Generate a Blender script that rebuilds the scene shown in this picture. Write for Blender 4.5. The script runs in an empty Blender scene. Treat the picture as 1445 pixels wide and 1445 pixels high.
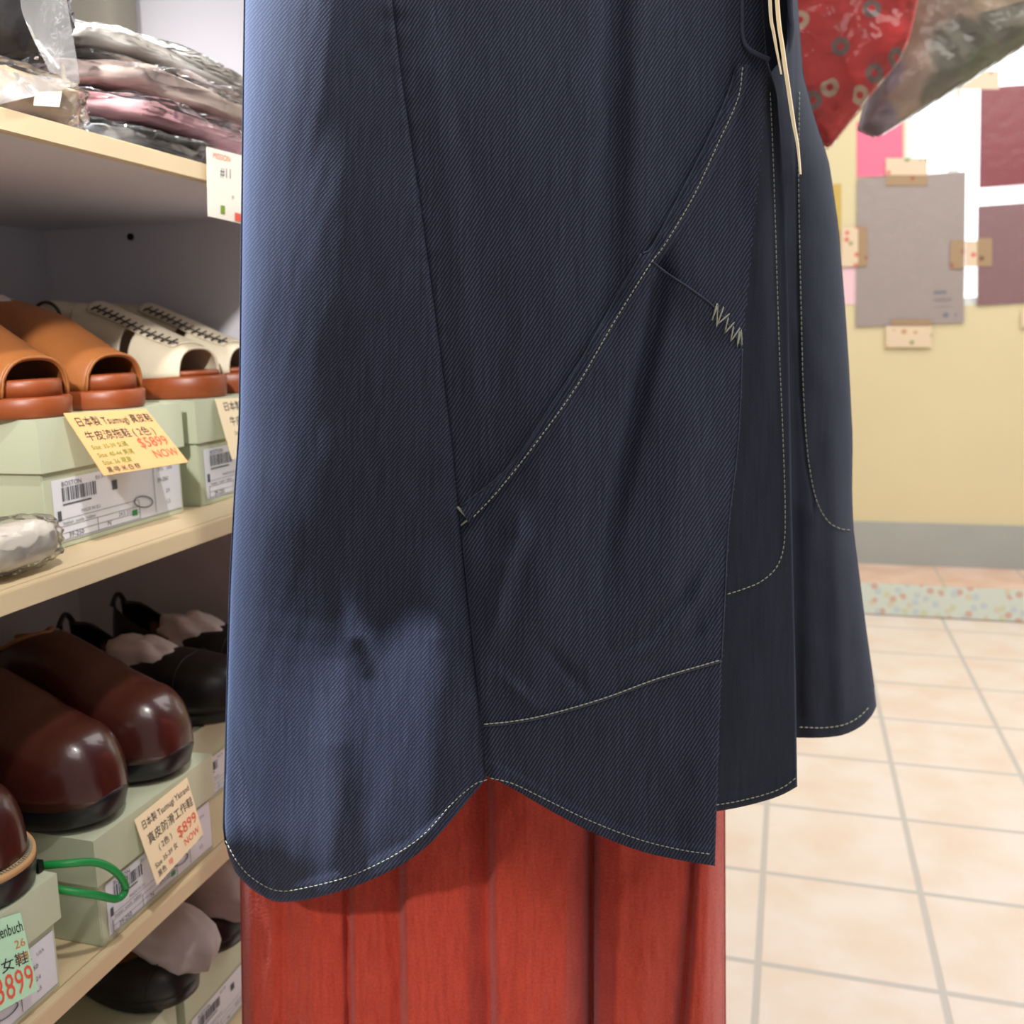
import bpy, bmesh, math, random
import numpy as np
from mathutils import Vector, Matrix, noise as mnoise

# ------------------------------------------------------------------ camera
SC = bpy.context.scene
COL = SC.collection
F_PX, PCX, PCY = 1310.0, 722.5, 650.0
YAW, PITCH, ROLL, EYE = 0.2959, 0.1335, 0.03, 1.1
def _basis():
    fw = np.array([-math.sin(YAW)*math.cos(PITCH), math.cos(YAW)*math.cos(PITCH), -math.sin(PITCH)])
    rt = np.array([math.cos(YAW), math.sin(YAW), 0.0]); up = np.cross(rt, fw)
    return (math.cos(ROLL)*rt - math.sin(ROLL)*up, math.sin(ROLL)*rt + math.cos(ROLL)*up, fw)
RT, UP, FW = _basis()
EYEV = np.array([0, 0, EYE])
cd = bpy.data.cameras.new('camera'); cam = bpy.data.objects.new('camera', cd); COL.objects.link(cam)
m = Matrix.Identity(4)
for i in range(3):
    m[i][0], m[i][1], m[i][2] = RT[i], UP[i], -FW[i]
m[2][3] = EYE
cam.matrix_world = m
cd.sensor_width = 36; cd.sensor_fit = 'HORIZONTAL'
cd.lens = F_PX/1445*36
cd.shift_y = -(722.5-PCY)/1445
cd.clip_start = 0.02
cd.dof.use_dof = True; cd.dof.focus_distance = 0.64; cd.dof.aperture_fstop = 9.0
SC.camera = cam

# ------------------------------------------------------------------ world, lamps, exposure
def lin(c):
    return tuple(((v/255)/12.92 if v <= 10 else (((v/255)+0.055)/1.055)**2.4) for v in c[:3])
wd = bpy.data.worlds.new('shop_ambient'); SC.world = wd; wd.use_nodes = True
wd.node_tree.nodes['Background'].inputs[0].default_value = (1.0, 0.955, 0.93, 1)
wd.node_tree.nodes['Background'].inputs[1].default_value = 0.28
def aim(o, tgt):
    o.rotation_euler = (Vector(tgt)-o.location).to_track_quat('-Z', 'Y').to_euler()
def spot(name, loc, tgt, power, deg, blend, col=(1, .93, .85), size=.04):
    l = bpy.data.lights.new(name, 'SPOT'); l.energy = power; l.spot_size = math.radians(deg); l.spot_blend = blend
    l.color = col; l.shadow_soft_size = size
    o = bpy.data.objects.new(name, l); COL.objects.link(o); o.location = loc; aim(o, tgt); return o
def area(name, loc, tgt, power, sx, sy, col=(1, .95, .88)):
    l = bpy.data.lights.new(name, 'AREA'); l.shape = 'RECTANGLE'; l.size = sx; l.size_y = sy; l.energy = power; l.color = col
    o = bpy.data.objects.new(name, l); COL.objects.link(o); o.location = loc; aim(o, tgt); return o
area('ceiling_panel_rear', (0.9, 2.5, 2.75), (0.9, 2.9, 0), 41, 2.2, 1.6, (1, .965, .93))
area('ceiling_panel_front', (0.6, -0.6, 2.7), (-0.2, 0.6, 0.8), 9, 1.2, 0.8, (1, .95, .91))
area('aisle_fill_panel', (1.25, 0.9, 2.75), (0.5, 0.9, 0), 22, 1.0, 1.6, (1, .96, .93))  # added unseen fill: lights the near floor so it bounces under the shelves
spot('spotlight_rack', (-0.75, 0.72, 2.35), (-0.455, 0.71, 1.0), 320, 30, .4, (.84, .92, 1), .03)
spot('spotlight_skirt', (-0.36, -1.3, 2.15), (-0.32, 0.62, 0.56), 88, 8.6, .6, (1, .9, .8))
spot('spotlight_shelf', (0.25, 0.15, 2.6), (-0.70, 0.85, 1.2), 78, 40, .8, (1, .95, .88))
spot('shelf_fill_spot', (0.10, -0.75, 1.90), (-0.90, 1.02, 1.18), 125, 27, .8, (1, .96, .92))  # added fill with no known lamp there: reaches into the middle shelf
vs = SC.view_settings
vs.view_transform = 'Standard'; vs.look = 'None'; vs.gamma = 1.0; vs.use_curve_mapping = False; vs.exposure = 0.35

# ------------------------------------------------------------------ ray helpers (photo pixel -> point on a world plane)
def ray(x, y): return FW + RT*(x-PCX)/F_PX - UP*(y-PCY)/F_PX
def onX(x, y, X): d = ray(x, y); return EYEV + d*(X/d[0])
def onY(x, y, Y): d = ray(x, y); return EYEV + d*(Y/d[1])
def onZ(x, y, Z): d = ray(x, y); return EYEV + d*((Z-EYE)/d[2])
HF = np.array([-math.sin(YAW), math.cos(YAW), 0.0]); HR = np.array([math.cos(YAW), math.sin(YAW), 0.0])
def onD(x, y, D):                      # on the upright plane at distance D, square to the line of sight
    d = ray(x, y); return EYEV + d*(D/(d@HF))

# ------------------------------------------------------------------ object helpers
def tag(o, label=None, cat=None, group=None, kind=None):
    if label: o['label'] = label
    if cat: o['category'] = cat
    if group: o['group'] = group
    if kind: o['kind'] = kind
    return o
def thing(name, label, cat, loc=(0, 0, 0), group=None):
    o = bpy.data.objects.new(name, None); COL.objects.link(o); o.location = loc; o.empty_display_size = .05
    return tag(o, label, cat, group)
def root_of(p):
    m = Matrix.Identity(4)
    while p is not None:
        m = Matrix.Translation(p.location) @ m; p = p.parent
    return m
def make(name, verts, faces, mat, parent=None, smooth=True, uv=None, local=False):
    me = bpy.data.meshes.new(name); me.from_pydata([tuple(map(float, v)) for v in verts], [], [tuple(map(int, f)) for f in faces])
    me.update()
    if uv is not None:
        ul = me.uv_layers.new(name='UVMap')
        for l in me.loops: ul.data[l.index].uv = uv[l.vertex_index]
    if smooth:
        for p in me.polygons: p.use_smooth = True
    o = bpy.data.objects.new(name, me); COL.objects.link(o)
    if mat: me.materials.append(mat)
    if parent:
        o.parent = parent
        if not local and parent.type == 'EMPTY': o.matrix_parent_inverse = Matrix.Translation(-parent.location)
    return o
def from_bm(name, bm, mat, parent=None, smooth=False, local=False, recalc=True):
    if recalc: bmesh.ops.recalc_face_normals(bm, faces=bm.faces)
    me = bpy.data.meshes.new(name); bm.to_mesh(me); bm.free()
    if smooth:
        for p in me.polygons: p.use_smooth = True
    o = bpy.data.objects.new(name, me); COL.objects.link(o)
    if mat: me.materials.append(mat)
    if parent:
        o.parent = parent
        if not local and parent.type == 'EMPTY': o.matrix_parent_inverse = Matrix.Translation(-parent.location)
    return o
def box_bm(x0, x1, y0, y1, z0, z1, bev=0.0, bm=None):
    bm = bm or bmesh.new()
    r = bmesh.ops.create_cube(bm, size=1)
    for v in r['verts']:
        v.co = Vector(((x0+x1)/2+v.co.x*(x1-x0), (y0+y1)/2+v.co.y*(y1-y0), (z0+z1)/2+v.co.z*(z1-z0)))
    if bev: bmesh.ops.bevel(bm, geom=list({e for v in r['verts'] for e in v.link_edges}), offset=bev, segments=2, affect='EDGES')
    return bm
def box(name, x0, x1, y0, y1, z0, z1, mat, parent=None, bev=0.0):
    return from_bm(name, box_bm(x0, x1, y0, y1, z0, z1, bev), mat, parent)
def catmull(pts, n):
    P = np.array(pts, float); P = np.vstack([2*P[0]-P[1], P, 2*P[-1]-P[-2]]); out = []
    k = len(P)-3
    for t in np.linspace(0, k-1e-6, n):
        i = int(t); f = t-i; a, b, c, d = P[i:i+4]
        out.append(.5*((2*b)+(-a+c)*f+(2*a-5*b+4*c-d)*f*f+(-a+3*b-3*c+d)*f**3))
    return np.array(out)
def tube_data(path, r, seg=8, closed=False):
    P = np.array(path, float); n = len(P); vs_, fs = [], []
    up = np.array([0.13, 0.2, .97])
    for i in range(n):
        a = P[(i-1) % n if closed else max(i-1, 0)]; b = P[(i+1) % n if closed else min(i+1, n-1)]
        t = b-a; t /= np.linalg.norm(t)+1e-12
        s = np.cross(t, up); s /= np.linalg.norm(s)+1e-12; w = np.cross(s, t)
        rr = r[i] if hasattr(r, '__len__') else r
        for k in range(seg):
            q = 2*math.pi*k/seg; vs_.append(P[i]+rr*(math.cos(q)*s+math.sin(q)*w))
    for i in range(n if closed else n-1):
        j = (i+1) % n
        for k in range(seg):
            fs.append((i*seg+k, i*seg+(k+1) % seg, j*seg+(k+1) % seg, j*seg+k))
    if not closed:
        fs.append(tuple(range(seg))[::-1]); fs.append(tuple((n-1)*seg+k for k in range(seg)))
    return vs_, fs
def tube(name, path, r, mat, parent=None, seg=8, closed=False, local=False):
    v, f = tube_data(path, r, seg, closed); return make(name, v, f, mat, parent, local=local)
def copy_thing(root, loc, rz=None, name=None):
    r = root.copy(); COL.objects.link(r); r.location = loc
    if rz is not None: r.rotation_euler = (0, 0, rz)
    for ch in list(root.children):
        c = ch.copy(); COL.objects.link(c); c.parent = r
        for g in list(ch.children):
            d = g.copy(); COL.objects.link(d); d.parent = c
    return r

# ------------------------------------------------------------------ materials
def nt(m): return m.node_tree.nodes, m.node_tree.links
def mat(name, col, rough=.6, var=.08, scale=30, bump=0.0, bscale=200, metal=0, coat=0, sheen=0, spec=.5, col2=None):
    m = bpy.data.materials.new(name); m.use_nodes = True; N, L = nt(m); b = N['Principled BSDF']
    tc = N.new('ShaderNodeTexCoord'); no = N.new('ShaderNodeTexNoise'); no.inputs['Scale'].default_value = scale; no.inputs['Detail'].default_value = 4
    L.new(tc.outputs['Object'], no.inputs['Vector'])
    mx = N.new('ShaderNodeMix'); mx.data_type = 'RGBA'
    c = lin(col); d = lin(col2) if col2 else tuple(v*(1-var*2) for v in c)
    mx.inputs[6].default_value = (*c, 1); mx.inputs[7].default_value = (*d, 1)
    L.new(no.outputs['Fac'], mx.inputs[0]); L.new(mx.outputs[2], b.inputs['Base Color'])
    b.inputs['Roughness'].default_value = rough; b.inputs['Metallic'].default_value = metal
    b.inputs['Coat Weight'].default_value = coat; b.inputs['Sheen Weight'].default_value = sheen
    b.inputs['Specular IOR Level'].default_value = spec
    if bump:
        n2 = N.new('ShaderNodeTexNoise'); n2.inputs['Scale'].default_value = bscale; L.new(tc.outputs['Object'], n2.inputs['Vector'])
        bp = N.new('ShaderNodeBump'); bp.inputs['Strength'].default_value = bump; bp.inputs['Distance'].default_value = .002
        L.new(n2.outputs['Fac'], bp.inputs['Height']); L.new(bp.outputs['Normal'], b.inputs['Normal'])
    return m
def plastic(name, tint=(1, 1, 1), gloss=.35, rough=.08, haze=.0):
    m = bpy.data.materials.new(name); m.use_nodes = True; N, L = nt(m)
    N.remove(N['Principled BSDF']); out = N['Material Output']
    tr = N.new('ShaderNodeBsdfTransparent'); tr.inputs[0].default_value = (*tint, 1)
    gl = N.new('ShaderNodeBsdfGlossy'); gl.inputs['Roughness'].default_value = rough
    lw = N.new('ShaderNodeLayerWeight'); lw.inputs[0].default_value = gloss
    no = N.new('ShaderNodeTexNoise'); no.inputs['Scale'].default_value = 28; tc = N.new('ShaderNodeTexCoord'); L.new(tc.outputs['Object'], no.inputs['Vector'])
    bp = N.new('ShaderNodeBump'); bp.inputs['Strength'].default_value = .8; bp.inputs['Distance'].default_value = .01
    L.new(no.outputs['Fac'], bp.inputs['Height']); L.new(bp.outputs['Normal'], gl.inputs['Normal']); L.new(bp.outputs['Normal'], lw.inputs['Normal'])
    mx = N.new('ShaderNodeMixShader'); L.new(lw.outputs['Fresnel'], mx.inputs[0]); L.new(tr.outputs[0], mx.inputs[1]); L.new(gl.outputs[0], mx.inputs[2])
    last = mx
    if haze:
        df = N.new('ShaderNodeBsdfDiffuse'); df.inputs[0].default_value = (.85, .85, .85, 1)
        m2 = N.new('ShaderNodeMixShader'); m2.inputs[0].default_value = haze; L.new(mx.outputs[0], m2.inputs[1]); L.new(df.outputs[0], m2.inputs[2]); last = m2
    L.new(last.outputs[0], out.inputs[0]); return m
def math_node(N, L, op, a, b=None, c=None):
    n = N.new('ShaderNodeMath'); n.operation = op
    for i, v in enumerate((a, b, c)):
        if v is None: continue
        if isinstance(v, (int, float)): n.inputs[i].default_value = v
        else: L.new(v, n.inputs[i])
    return n.outputs[0]
def denim(name, ang, period, contrast, dark=(9, 11, 24), light=(108, 115, 147), slub=.35):
    """Twill cloth: pale weft ridges run diagonally over an indigo ground (cloth coordinates are the UV map)."""
    m = bpy.data.materials.new(name); m.use_nodes = True; N, L = nt(m); b = N['Principled BSDF']
    uv = N.new('ShaderNodeUVMap'); sp = N.new('ShaderNodeSeparateXYZ'); L.new(uv.outputs[0], sp.inputs[0])
    nz = N.new('ShaderNodeTexNoise'); nz.inputs['Scale'].default_value = 90; L.new(uv.outputs[0], nz.inputs['Vector'])
    w = math_node(N, L, 'ADD', math_node(N, L, 'MULTIPLY', sp.outputs[0], math.sin(ang)/period), math_node(N, L, 'MULTIPLY', sp.outputs[1], math.cos(ang)/period))
    w = math_node(N, L, 'ADD', w, math_node(N, L, 'MULTIPLY', nz.outputs['Fac'], .5))
    s = math_node(N, L, 'MULTIPLY_ADD', math_node(N, L, 'SINE', math_node(N, L, 'MULTIPLY', w, 2*math.pi)), .5, .5)
    s = math_node(N, L, 'POWER', s, 2.0)
    # slubs: irregular warp threads, long in the vertical
    mp = N.new('ShaderNodeMapping'); mp.inputs['Scale'].default_value = (230, 14, 1); L.new(uv.outputs[0], mp.inputs[0])
    n2 = N.new('ShaderNodeTexNoise'); n2.inputs['Scale'].default_value = 1; n2.inputs['Detail'].default_value = 3; L.new(mp.outputs[0], n2.inputs['Vector'])
    n3 = N.new('ShaderNodeTexNoise'); n3.inputs['Scale'].default_value = 420; n3.inputs['Detail'].default_value = 2; L.new(uv.outputs[0], n3.inputs['Vector'])
    g = math_node(N, L, 'ADD', math_node(N, L, 'MULTIPLY', n2.outputs['Fac'], .55), math_node(N, L, 'MULTIPLY', n3.outputs['Fac'], .45))
    s = math_node(N, L, 'MULTIPLY', s, math_node(N, L, 'MULTIPLY_ADD', g, 1.6, -.25))
    f = math_node(N, L, 'MULTIPLY_ADD', s, contrast, math_node(N, L, 'MULTIPLY', g, slub*.35))
    mx = N.new('ShaderNodeMix'); mx.data_type = 'RGBA'; mx.clamp_factor = True
    mx.inputs[6].default_value = (*lin(dark), 1); mx.inputs[7].default_value = (*lin(light), 1)
    L.new(f, mx.inputs[0]); L.new(mx.outputs[2], b.inputs['Base Color'])
    b.inputs['Roughness'].default_value = .85; b.inputs['Specular IOR Level'].default_value = .25
    b.inputs['Sheen Weight'].default_value = .10; b.inputs['Sheen Roughness'].default_value = .45; b.inputs['Sheen Tint'].default_value = (.45, .58, 1, 1)
    bp = N.new('ShaderNodeBump'); bp.inputs['Strength'].default_value = .25; bp.inputs['Distance'].default_value = .0006
    L.new(f, bp.inputs['Height']); L.new(bp.outputs['Normal'], b.inputs['Normal'])
    return m
def linen(name, col, col2):
    m = bpy.data.materials.new(name); m.use_nodes = True; N, L = nt(m); b = N['Principled BSDF']
    uv = N.new('ShaderNodeUVMap')
    mp = N.new('ShaderNodeMapping'); mp.inputs['Scale'].default_value = (160, 22, 1); L.new(uv.outputs[0], mp.inputs[0])
    n1 = N.new('ShaderNodeTexNoise'); n1.inputs['Scale'].default_value = 1; n1.inputs['Detail'].default_value = 4; L.new(mp.outputs[0], n1.inputs['Vector'])
    n2 = N.new('ShaderNodeTexNoise'); n2.inputs['Scale'].default_value = 260; n2.inputs['Detail'].default_value = 3; L.new(uv.outputs[0], n2.inputs['Vector'])
    f = math_node(N, L, 'ADD', math_node(N, L, 'MULTIPLY', n1.outputs['Fac'], .5), math_node(N, L, 'MULTIPLY', n2.outputs['Fac'], .5))
    mx = N.new('ShaderNodeMix'); mx.data_type = 'RGBA'
    mx.inputs[6].default_value = (*lin(col), 1); mx.inputs[7].default_value = (*lin(col2), 1)
    cr = math_node(N, L, 'MULTIPLY_ADD', f, 1.6, -.3); mx.clamp_factor = True
    L.new(cr, mx.inputs[0]); L.new(mx.outputs[2], b.inputs['Base Color'])
    b.inputs['Roughness'].default_value = .9; b.inputs['Specular IOR Level'].default_value = .2
    b.inputs['Sheen Weight'].default_value = .2; b.inputs['Sheen Tint'].default_value = (1, .7, .75, 1)
    bp = N.new('ShaderNodeBump'); bp.inputs['Strength'].default_value = .5; bp.inputs['Distance'].default_value = .0025
    L.new(f, bp.inputs['Height']); L.new(bp.outputs['Normal'], b.inputs['Normal'])
    return m
def tiles(name, sx, sy, ox, oy, col, col2, grout, gw):
    m = bpy.data.materials.new(name); m.use_nodes = True; N, L = nt(m); b = N['Principled BSDF']
    tc = N.new('ShaderNodeTexCoord'); sp = N.new('ShaderNodeSeparateXYZ'); L.new(tc.outputs['Object'], sp.inputs[0])
    def dist(o, s, off):
        t = math_node(N, L, 'DIVIDE', math_node(N, L, 'SUBTRACT', o, off), s)
        t = math_node(N, L, 'ABSOLUTE', math_node(N, L, 'SUBTRACT', math_node(N, L, 'FRACT', math_node(N, L, 'ADD', t, .5)), .5))
        return math_node(N, L, 'MULTIPLY', t, s)
    d = math_node(N, L, 'MINIMUM', dist(sp.outputs[0], sx, ox), dist(sp.outputs[1], sy, oy))
    g = N.new('ShaderNodeMapRange'); g.inputs[1].default_value = gw*.6; g.inputs[2].default_value = gw; L.new(d, g.inputs[0])
    no = N.new('ShaderNodeTexNoise'); no.inputs['Scale'].default_value = 7; no.inputs['Detail'].default_value = 6; L.new(tc.outputs['Object'], no.inputs['Vector'])
    mr = N.new('ShaderNodeMapRange'); mr.inputs[1].default_value = .38; mr.inputs[2].default_value = .68; L.new(no.outputs['Fac'], mr.inputs[0])
    mx = N.new('ShaderNodeMix'); mx.data_type = 'RGBA'; mx.inputs[6].default_value = (*lin(col), 1); mx.inputs[7].default_value = (*lin(col2), 1); L.new(mr.outputs[0], mx.inputs[0])
    m2 = N.new('ShaderNodeMix'); m2.data_type = 'RGBA'; m2.inputs[6].default_value = (*lin(grout), 1); L.new(mx.outputs[2], m2.inputs[7]); L.new(g.outputs[0], m2.inputs[0])
    L.new(m2.outputs[2], b.inputs['Base Color']); b.inputs['Roughness'].default_value = .42
    bp = N.new('ShaderNodeBump'); bp.inputs['Strength'].default_value = .4; bp.inputs['Distance'].default_value = .003
    L.new(g.outputs[0], bp.inputs['Height']); L.new(bp.outputs['Normal'], b.inputs['Normal'])
    return m
def blotches(name, base, cols, scale, thr=.30, rough=.5, rings=False, flat=False):
    """Ground colour scattered with small coloured dots (or ring flowers) in Voronoi cells."""
    m = bpy.data.materials.new(name); m.use_nodes = True; N, L = nt(m); b = N['Principled BSDF']
    tc = N.new('ShaderNodeTexCoord'); v = N.new('ShaderNodeTexVoronoi'); v.inputs['Scale'].default_value = scale
    if flat:
        mp = N.new('ShaderNodeMapping'); mp.inputs['Rotation'].default_value = (math.pi/2, 0, 0); v.voronoi_dimensions = '2D'
        L.new(tc.outputs['Object'], mp.inputs[0]); L.new(mp.outputs[0], v.inputs['Vector'])
    else: L.new(tc.outputs['Object'], v.inputs['Vector'])
    sp = N.new('ShaderNodeSeparateColor'); L.new(v.outputs['Color'], sp.inputs[0])
    cr = N.new('ShaderNodeValToRGB'); cr.color_ramp.interpolation = 'CONSTANT'
    while len(cr.color_ramp.elements) < len(cols): cr.color_ramp.elements.new(.5)
    for i, c in enumerate(cols):
        cr.color_ramp.elements[i].position = i/len(cols); cr.color_ramp.elements[i].color = (*lin(c), 1)
    L.new(sp.outputs[0], cr.inputs[0])
    g = N.new('ShaderNodeMapRange'); g.inputs[1].default_value = thr; g.inputs[2].default_value = thr*.8; L.new(v.outputs['Distance'], g.inputs[0])
    fac = g.outputs[0]
    if rings:
        h = N.new('ShaderNodeMapRange'); h.inputs[1].default_value = thr*.28; h.inputs[2].default_value = thr*.4; L.new(v.outputs['Distance'], h.inputs[0])
        fac = math_node(N, L, 'MULTIPLY', fac, h.outputs[0])
    mx = N.new('ShaderNodeMix'); mx.data_type = 'RGBA'; mx.inputs[6].default_value = (*lin(base), 1); L.new(cr.outputs[0], mx.inputs[7]); L.new(fac, mx.inputs[0])
    L.new(mx.outputs[2], b.inputs['Base Color']); b.inputs['Roughness'].default_value = rough
    return m
def glow(name, col, s):
    m = bpy.data.materials.new(name); m.use_nodes = True; N, L = nt(m); b = N['Principled BSDF']
    no = N.new('ShaderNodeTexNoise'); no.inputs['Scale'].default_value = 1.5; tc = N.new('ShaderNodeTexCoord'); L.new(tc.outputs['Object'], no.inputs['Vector'])
    b.inputs['Base Color'].default_value = (*col, 1); b.inputs['Emission Color'].default_value = (*col, 1)
    L.new(math_node(N, L, 'MULTIPLY_ADD', no.outputs['Fac'], .2, s-.1), b.inputs['Emission Strength'])
    return m

M = dict(
    denim_back=denim('denim_back_panel', math.radians(50), .0042, .46),
    denim_front=denim('denim_front_panel', math.radians(57), .0044, .50, slub=.26),
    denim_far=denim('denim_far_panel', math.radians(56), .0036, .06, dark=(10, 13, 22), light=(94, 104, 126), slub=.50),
    thread=mat('ecru_thread', (160, 162, 144), .8, .1, 300),
    red=linen('brick_red_linen', (208, 84, 64), (158, 46, 34)),
    laminate=mat('white_laminate', (216, 214, 222), .45, .03, 6),
    maple=mat('maple_edge', (222, 200, 162), .5, .08, 12),
    wallp=mat('pale_wall_paint', (222, 226, 212), .7, .03, 3),
    yellow=mat('yellow_wall_paint', (228, 214, 172), .7, .06, 1.6),
    grey_base=mat('grey_skirting_paint', (176, 180, 176), .6, .1, 5),
    sage=mat('sage_green_card', (196, 203, 176), .6, .04, 10),
    label=mat('white_label_paper', (226, 228, 238), .5, .02, 10),
    ink=mat('black_ink', (40, 42, 50), .7, .02), soft_ink=mat('grey_black_ink', (84, 86, 96), .7, .02), red_ink=mat('red_ink', (232, 92, 70), .7, .02), green_ink=mat('green_ink', (120, 150, 40), .7, .02),
    grey_ink=mat('grey_ink', (120, 122, 132), .7, .02), orange_ink=mat('orange_ink', (216, 130, 80), .7, .02),
    kraft=mat('orange_cream_card', (238, 188, 126), .7, .03, 20), cream_card=mat('cream_card', (248, 228, 190), .7, .03, 20),
    mint=mat('mint_card', (190, 236, 200), .6, .03, 20), whitecard=mat('white_card', (240, 232, 220), .6, .03, 20),
    tan=mat('tan_leather', (164, 100, 50), .45, .07, 40, .15, 500), rust=mat('rust_rubber', (146, 72, 34), .4, .06, 30),
    cream=mat('cream_leather', (224, 212, 186), .5, .05, 30, .15, 400), darkline=mat('dark_cord', (60, 52, 46), .8, .05),
    brown=mat('brown_leather', (66, 27, 22), .28, .15, 20, .06, 300, coat=.3), black_sole=mat('black_rubber', (22, 22, 26), .35, .1, 40),
    collar=mat('tan_piping', (150, 104, 66), .6, .1, 60), welt=mat('natural_welt', (206, 160, 112), .6, .1, 60),
    black=mat('black_leather', (20, 18, 20), .4, .1, 30), tissue_grey=mat('grey_tissue_paper', (180, 168, 168), .8, .06, 25, .5, 60), tissue=mat('tissue_paper', (226, 214, 212), .8, .06, 25, .5, 60),
    inner=mat('dark_lining', (30, 20, 16), .8, .1, 30),
    chrome=mat('steel', (190, 190, 190), .25, .05, metal=1),
    green=mat('green_elastic', (22, 140, 66), .45, .06, 80),
    taupe_paper=mat('taupe_paper', (166, 152, 147), .55, .05, 14), wine=mat('wine_paper', (138, 36, 50), .35, .06, 10), mauve=mat('mauve_paper', (140, 98, 102), .4, .06, 10),
    pink_sheet=mat('pink_paper', (250, 120, 152), .6, .03, 10), olive=mat('olive_paper', (206, 176, 90), .6, .05, 10), pale_pink=mat('pale_pink_paper', (246, 206, 214), .6, .05, 10),
    clear=plastic('clear_plastic_film', (.98, .98, .98), .28, .08, .02), crinkle=plastic('crinkled_plastic_film', (.98, .98, .98), .28, .10, .03),
    flap=plastic('hazy_plastic_film', (.97, .97, .95), .10, .14, .26), sleeve=plastic('poster_sleeve_film', (.98, .98, .98), .2, .12, .05),
    pinkcloth=mat('pink_cloth', (240, 186, 192), .85, .06, 20), mauvecloth=mat('mauve_grey_cloth', (206, 184, 174), .85, .12, 14), darkcloth=mat('charcoal_cloth', (52, 48, 48), .85, .1, 14),
    tancloth=mat('tan_cloth', (196, 168, 138), .85, .1, 14), greycloth=mat('grey_cloth', (198, 190, 180), .85, .2, 20), taupebag=mat('taupe_bag_cloth', (118, 113, 103), .8, .06, 10),
    stripecloth=mat('grey_knit', (160, 156, 148), .85, .3, 60, col2=(60, 58, 56)),
    paisley=blotches('taupe_print', (200, 176, 156), [(150, 156, 128), (166, 156, 170), (214, 188, 160), (150, 146, 130)], 11, .62, .7, flat=True),
    floral=blotches('red_floral', (226, 44, 38), [(226, 204, 176), (226, 60, 50), (140, 120, 112), (226, 44, 38)], 24, .36, .7, rings=True, flat=True),
    mosaic=blotches('mosaic', (212, 222, 212), [(210, 176, 160), (214, 222, 210), (206, 212, 180), (196, 208, 212), (214, 222, 210), (214, 208, 186)], 30, .42, .5, flat=True),
    tape=blotches('printed_tape', (226, 204, 176), [(216, 120, 100), (226, 204, 176), (150, 160, 110), (200, 150, 110)], 26, .3, .5),
    tape_dark=blotches('printed_tape_over_paper', (166, 138, 106), [(156, 92, 70), (166, 138, 106), (120, 90, 60)], 26, .3, .5),
    floor=tiles('floor_tiles', .2965, .2855, .2475, 1.545, (228, 216, 206), (222, 202, 184), (192, 186, 180), .0075),
    step=tiles('step_tiles', .30, .31, .25, 3.69, (226, 198, 180), (214, 176, 152), (190, 180, 168), .005),
    window=glow('daylit_frosted_glass', (.93, .98, 1.0), 1.0), wframe=mat('white_window_frame', (232, 240, 240), .5, .03),
)

# ------------------------------------------------------------------ the room
def struct(o): o['kind'] = 'structure'; return o
YW, YS, ZS = 4.0, 3.69, .127
struct(box('floor', -1.3, 3.2, -1.6, YS, -.05, 0, M['floor']))
struct(box('floor_step', -1.3, 3.2, YS+.006, YW, -.05, ZS, M['step']))
struct(box('trim_1', -1.3, 3.2, YS, YS+.006, .004, ZS-.004, M['mosaic']))
struct(box('wall_left', -1.3, -1.1, -1.6, YW+.2, -.05, 2.9, M['wallp']))
struct(box('baseboard_back', -1.1, 3.2, YW-.012, YW, ZS, .302, M['grey_base']))
# back wall with the window opening cut out of it
WX0, WX1, WZ0, WZ1 = .405, 1.75, 1.165, 2.45
bm = bmesh.new()
for x0, x1, z0, z1 in ((-1.3, WX0, -.05, 2.9), (WX1, 3.2, -.05, 2.9), (WX0, WX1, -.05, WZ0), (WX0, WX1, WZ1, 2.9)):
    box_bm(x0, x1, YW, YW+.15, z0, z1, bm=bm)
struct(from_bm('wall_back', bm, M['yellow']))
win = struct(box('window_1', WX0, WX1, YW+.05, YW+.06, WZ0, WZ1, M['window']))
bm = bmesh.new()
for x0, x1, z0, z1 in ((WX0, WX0+.03, WZ0+.03, WZ1-.03), (WX1-.03, WX1, WZ0+.03, WZ1-.03), (WX0, WX1, WZ0, WZ0+.03), (WX0, WX1, WZ1-.03, WZ1), (.565, .60, WZ0+.03, WZ1-.03)):
    box_bm(x0, x1, YW+.02, YW+.05, z0, z1, bm=bm)
from_bm('window_frame', bm, M['wframe'], win)

# ------------------------------------------------------------------ shelving unit
SX0, SX1 = -1.05, -.592
SY0, SY1 = .12, 1.135
sh = thing('shelving_unit', 'white laminate shoe shelving unit with maple edged shelves along the left wall', 'shelf', (-.82, .62, 0))
T = .0175
SHELVES = [.08, .262, .554, .912, 1.289]
box('back_panel', SX0-.012, SX0, SY0, SY1, 0, 2.2, M['laminate'], sh)
for y in (SY0-.018, SY1): 
    sp_ = box('side_panel', SX0-.012, SX1-.012, y, y+.018, 0, 2.2, M['laminate'], sh)
    box('edge_strip', SX1-.0118, SX1-.001, y, y+.018, 0, 2.2, M['maple'], sp_)
for z in SHELVES:
    sb = box('shelf', SX0, SX1-.010, SY0, SY1, z-T, z, M['laminate' if z in (1.289,) else 'maple'], sh)
    box('edge_strip', SX1-.0095, SX1, SY0, SY1, z-T-.001, z-.0005, M['maple'], sb, .0008)
v, f = tube_data([(-.90, SY1+.0002, 1.255), (-.90, SY1-.003, 1.255)], .005, 10); make('screw_hole', v, f, M['inner'], sh)

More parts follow.
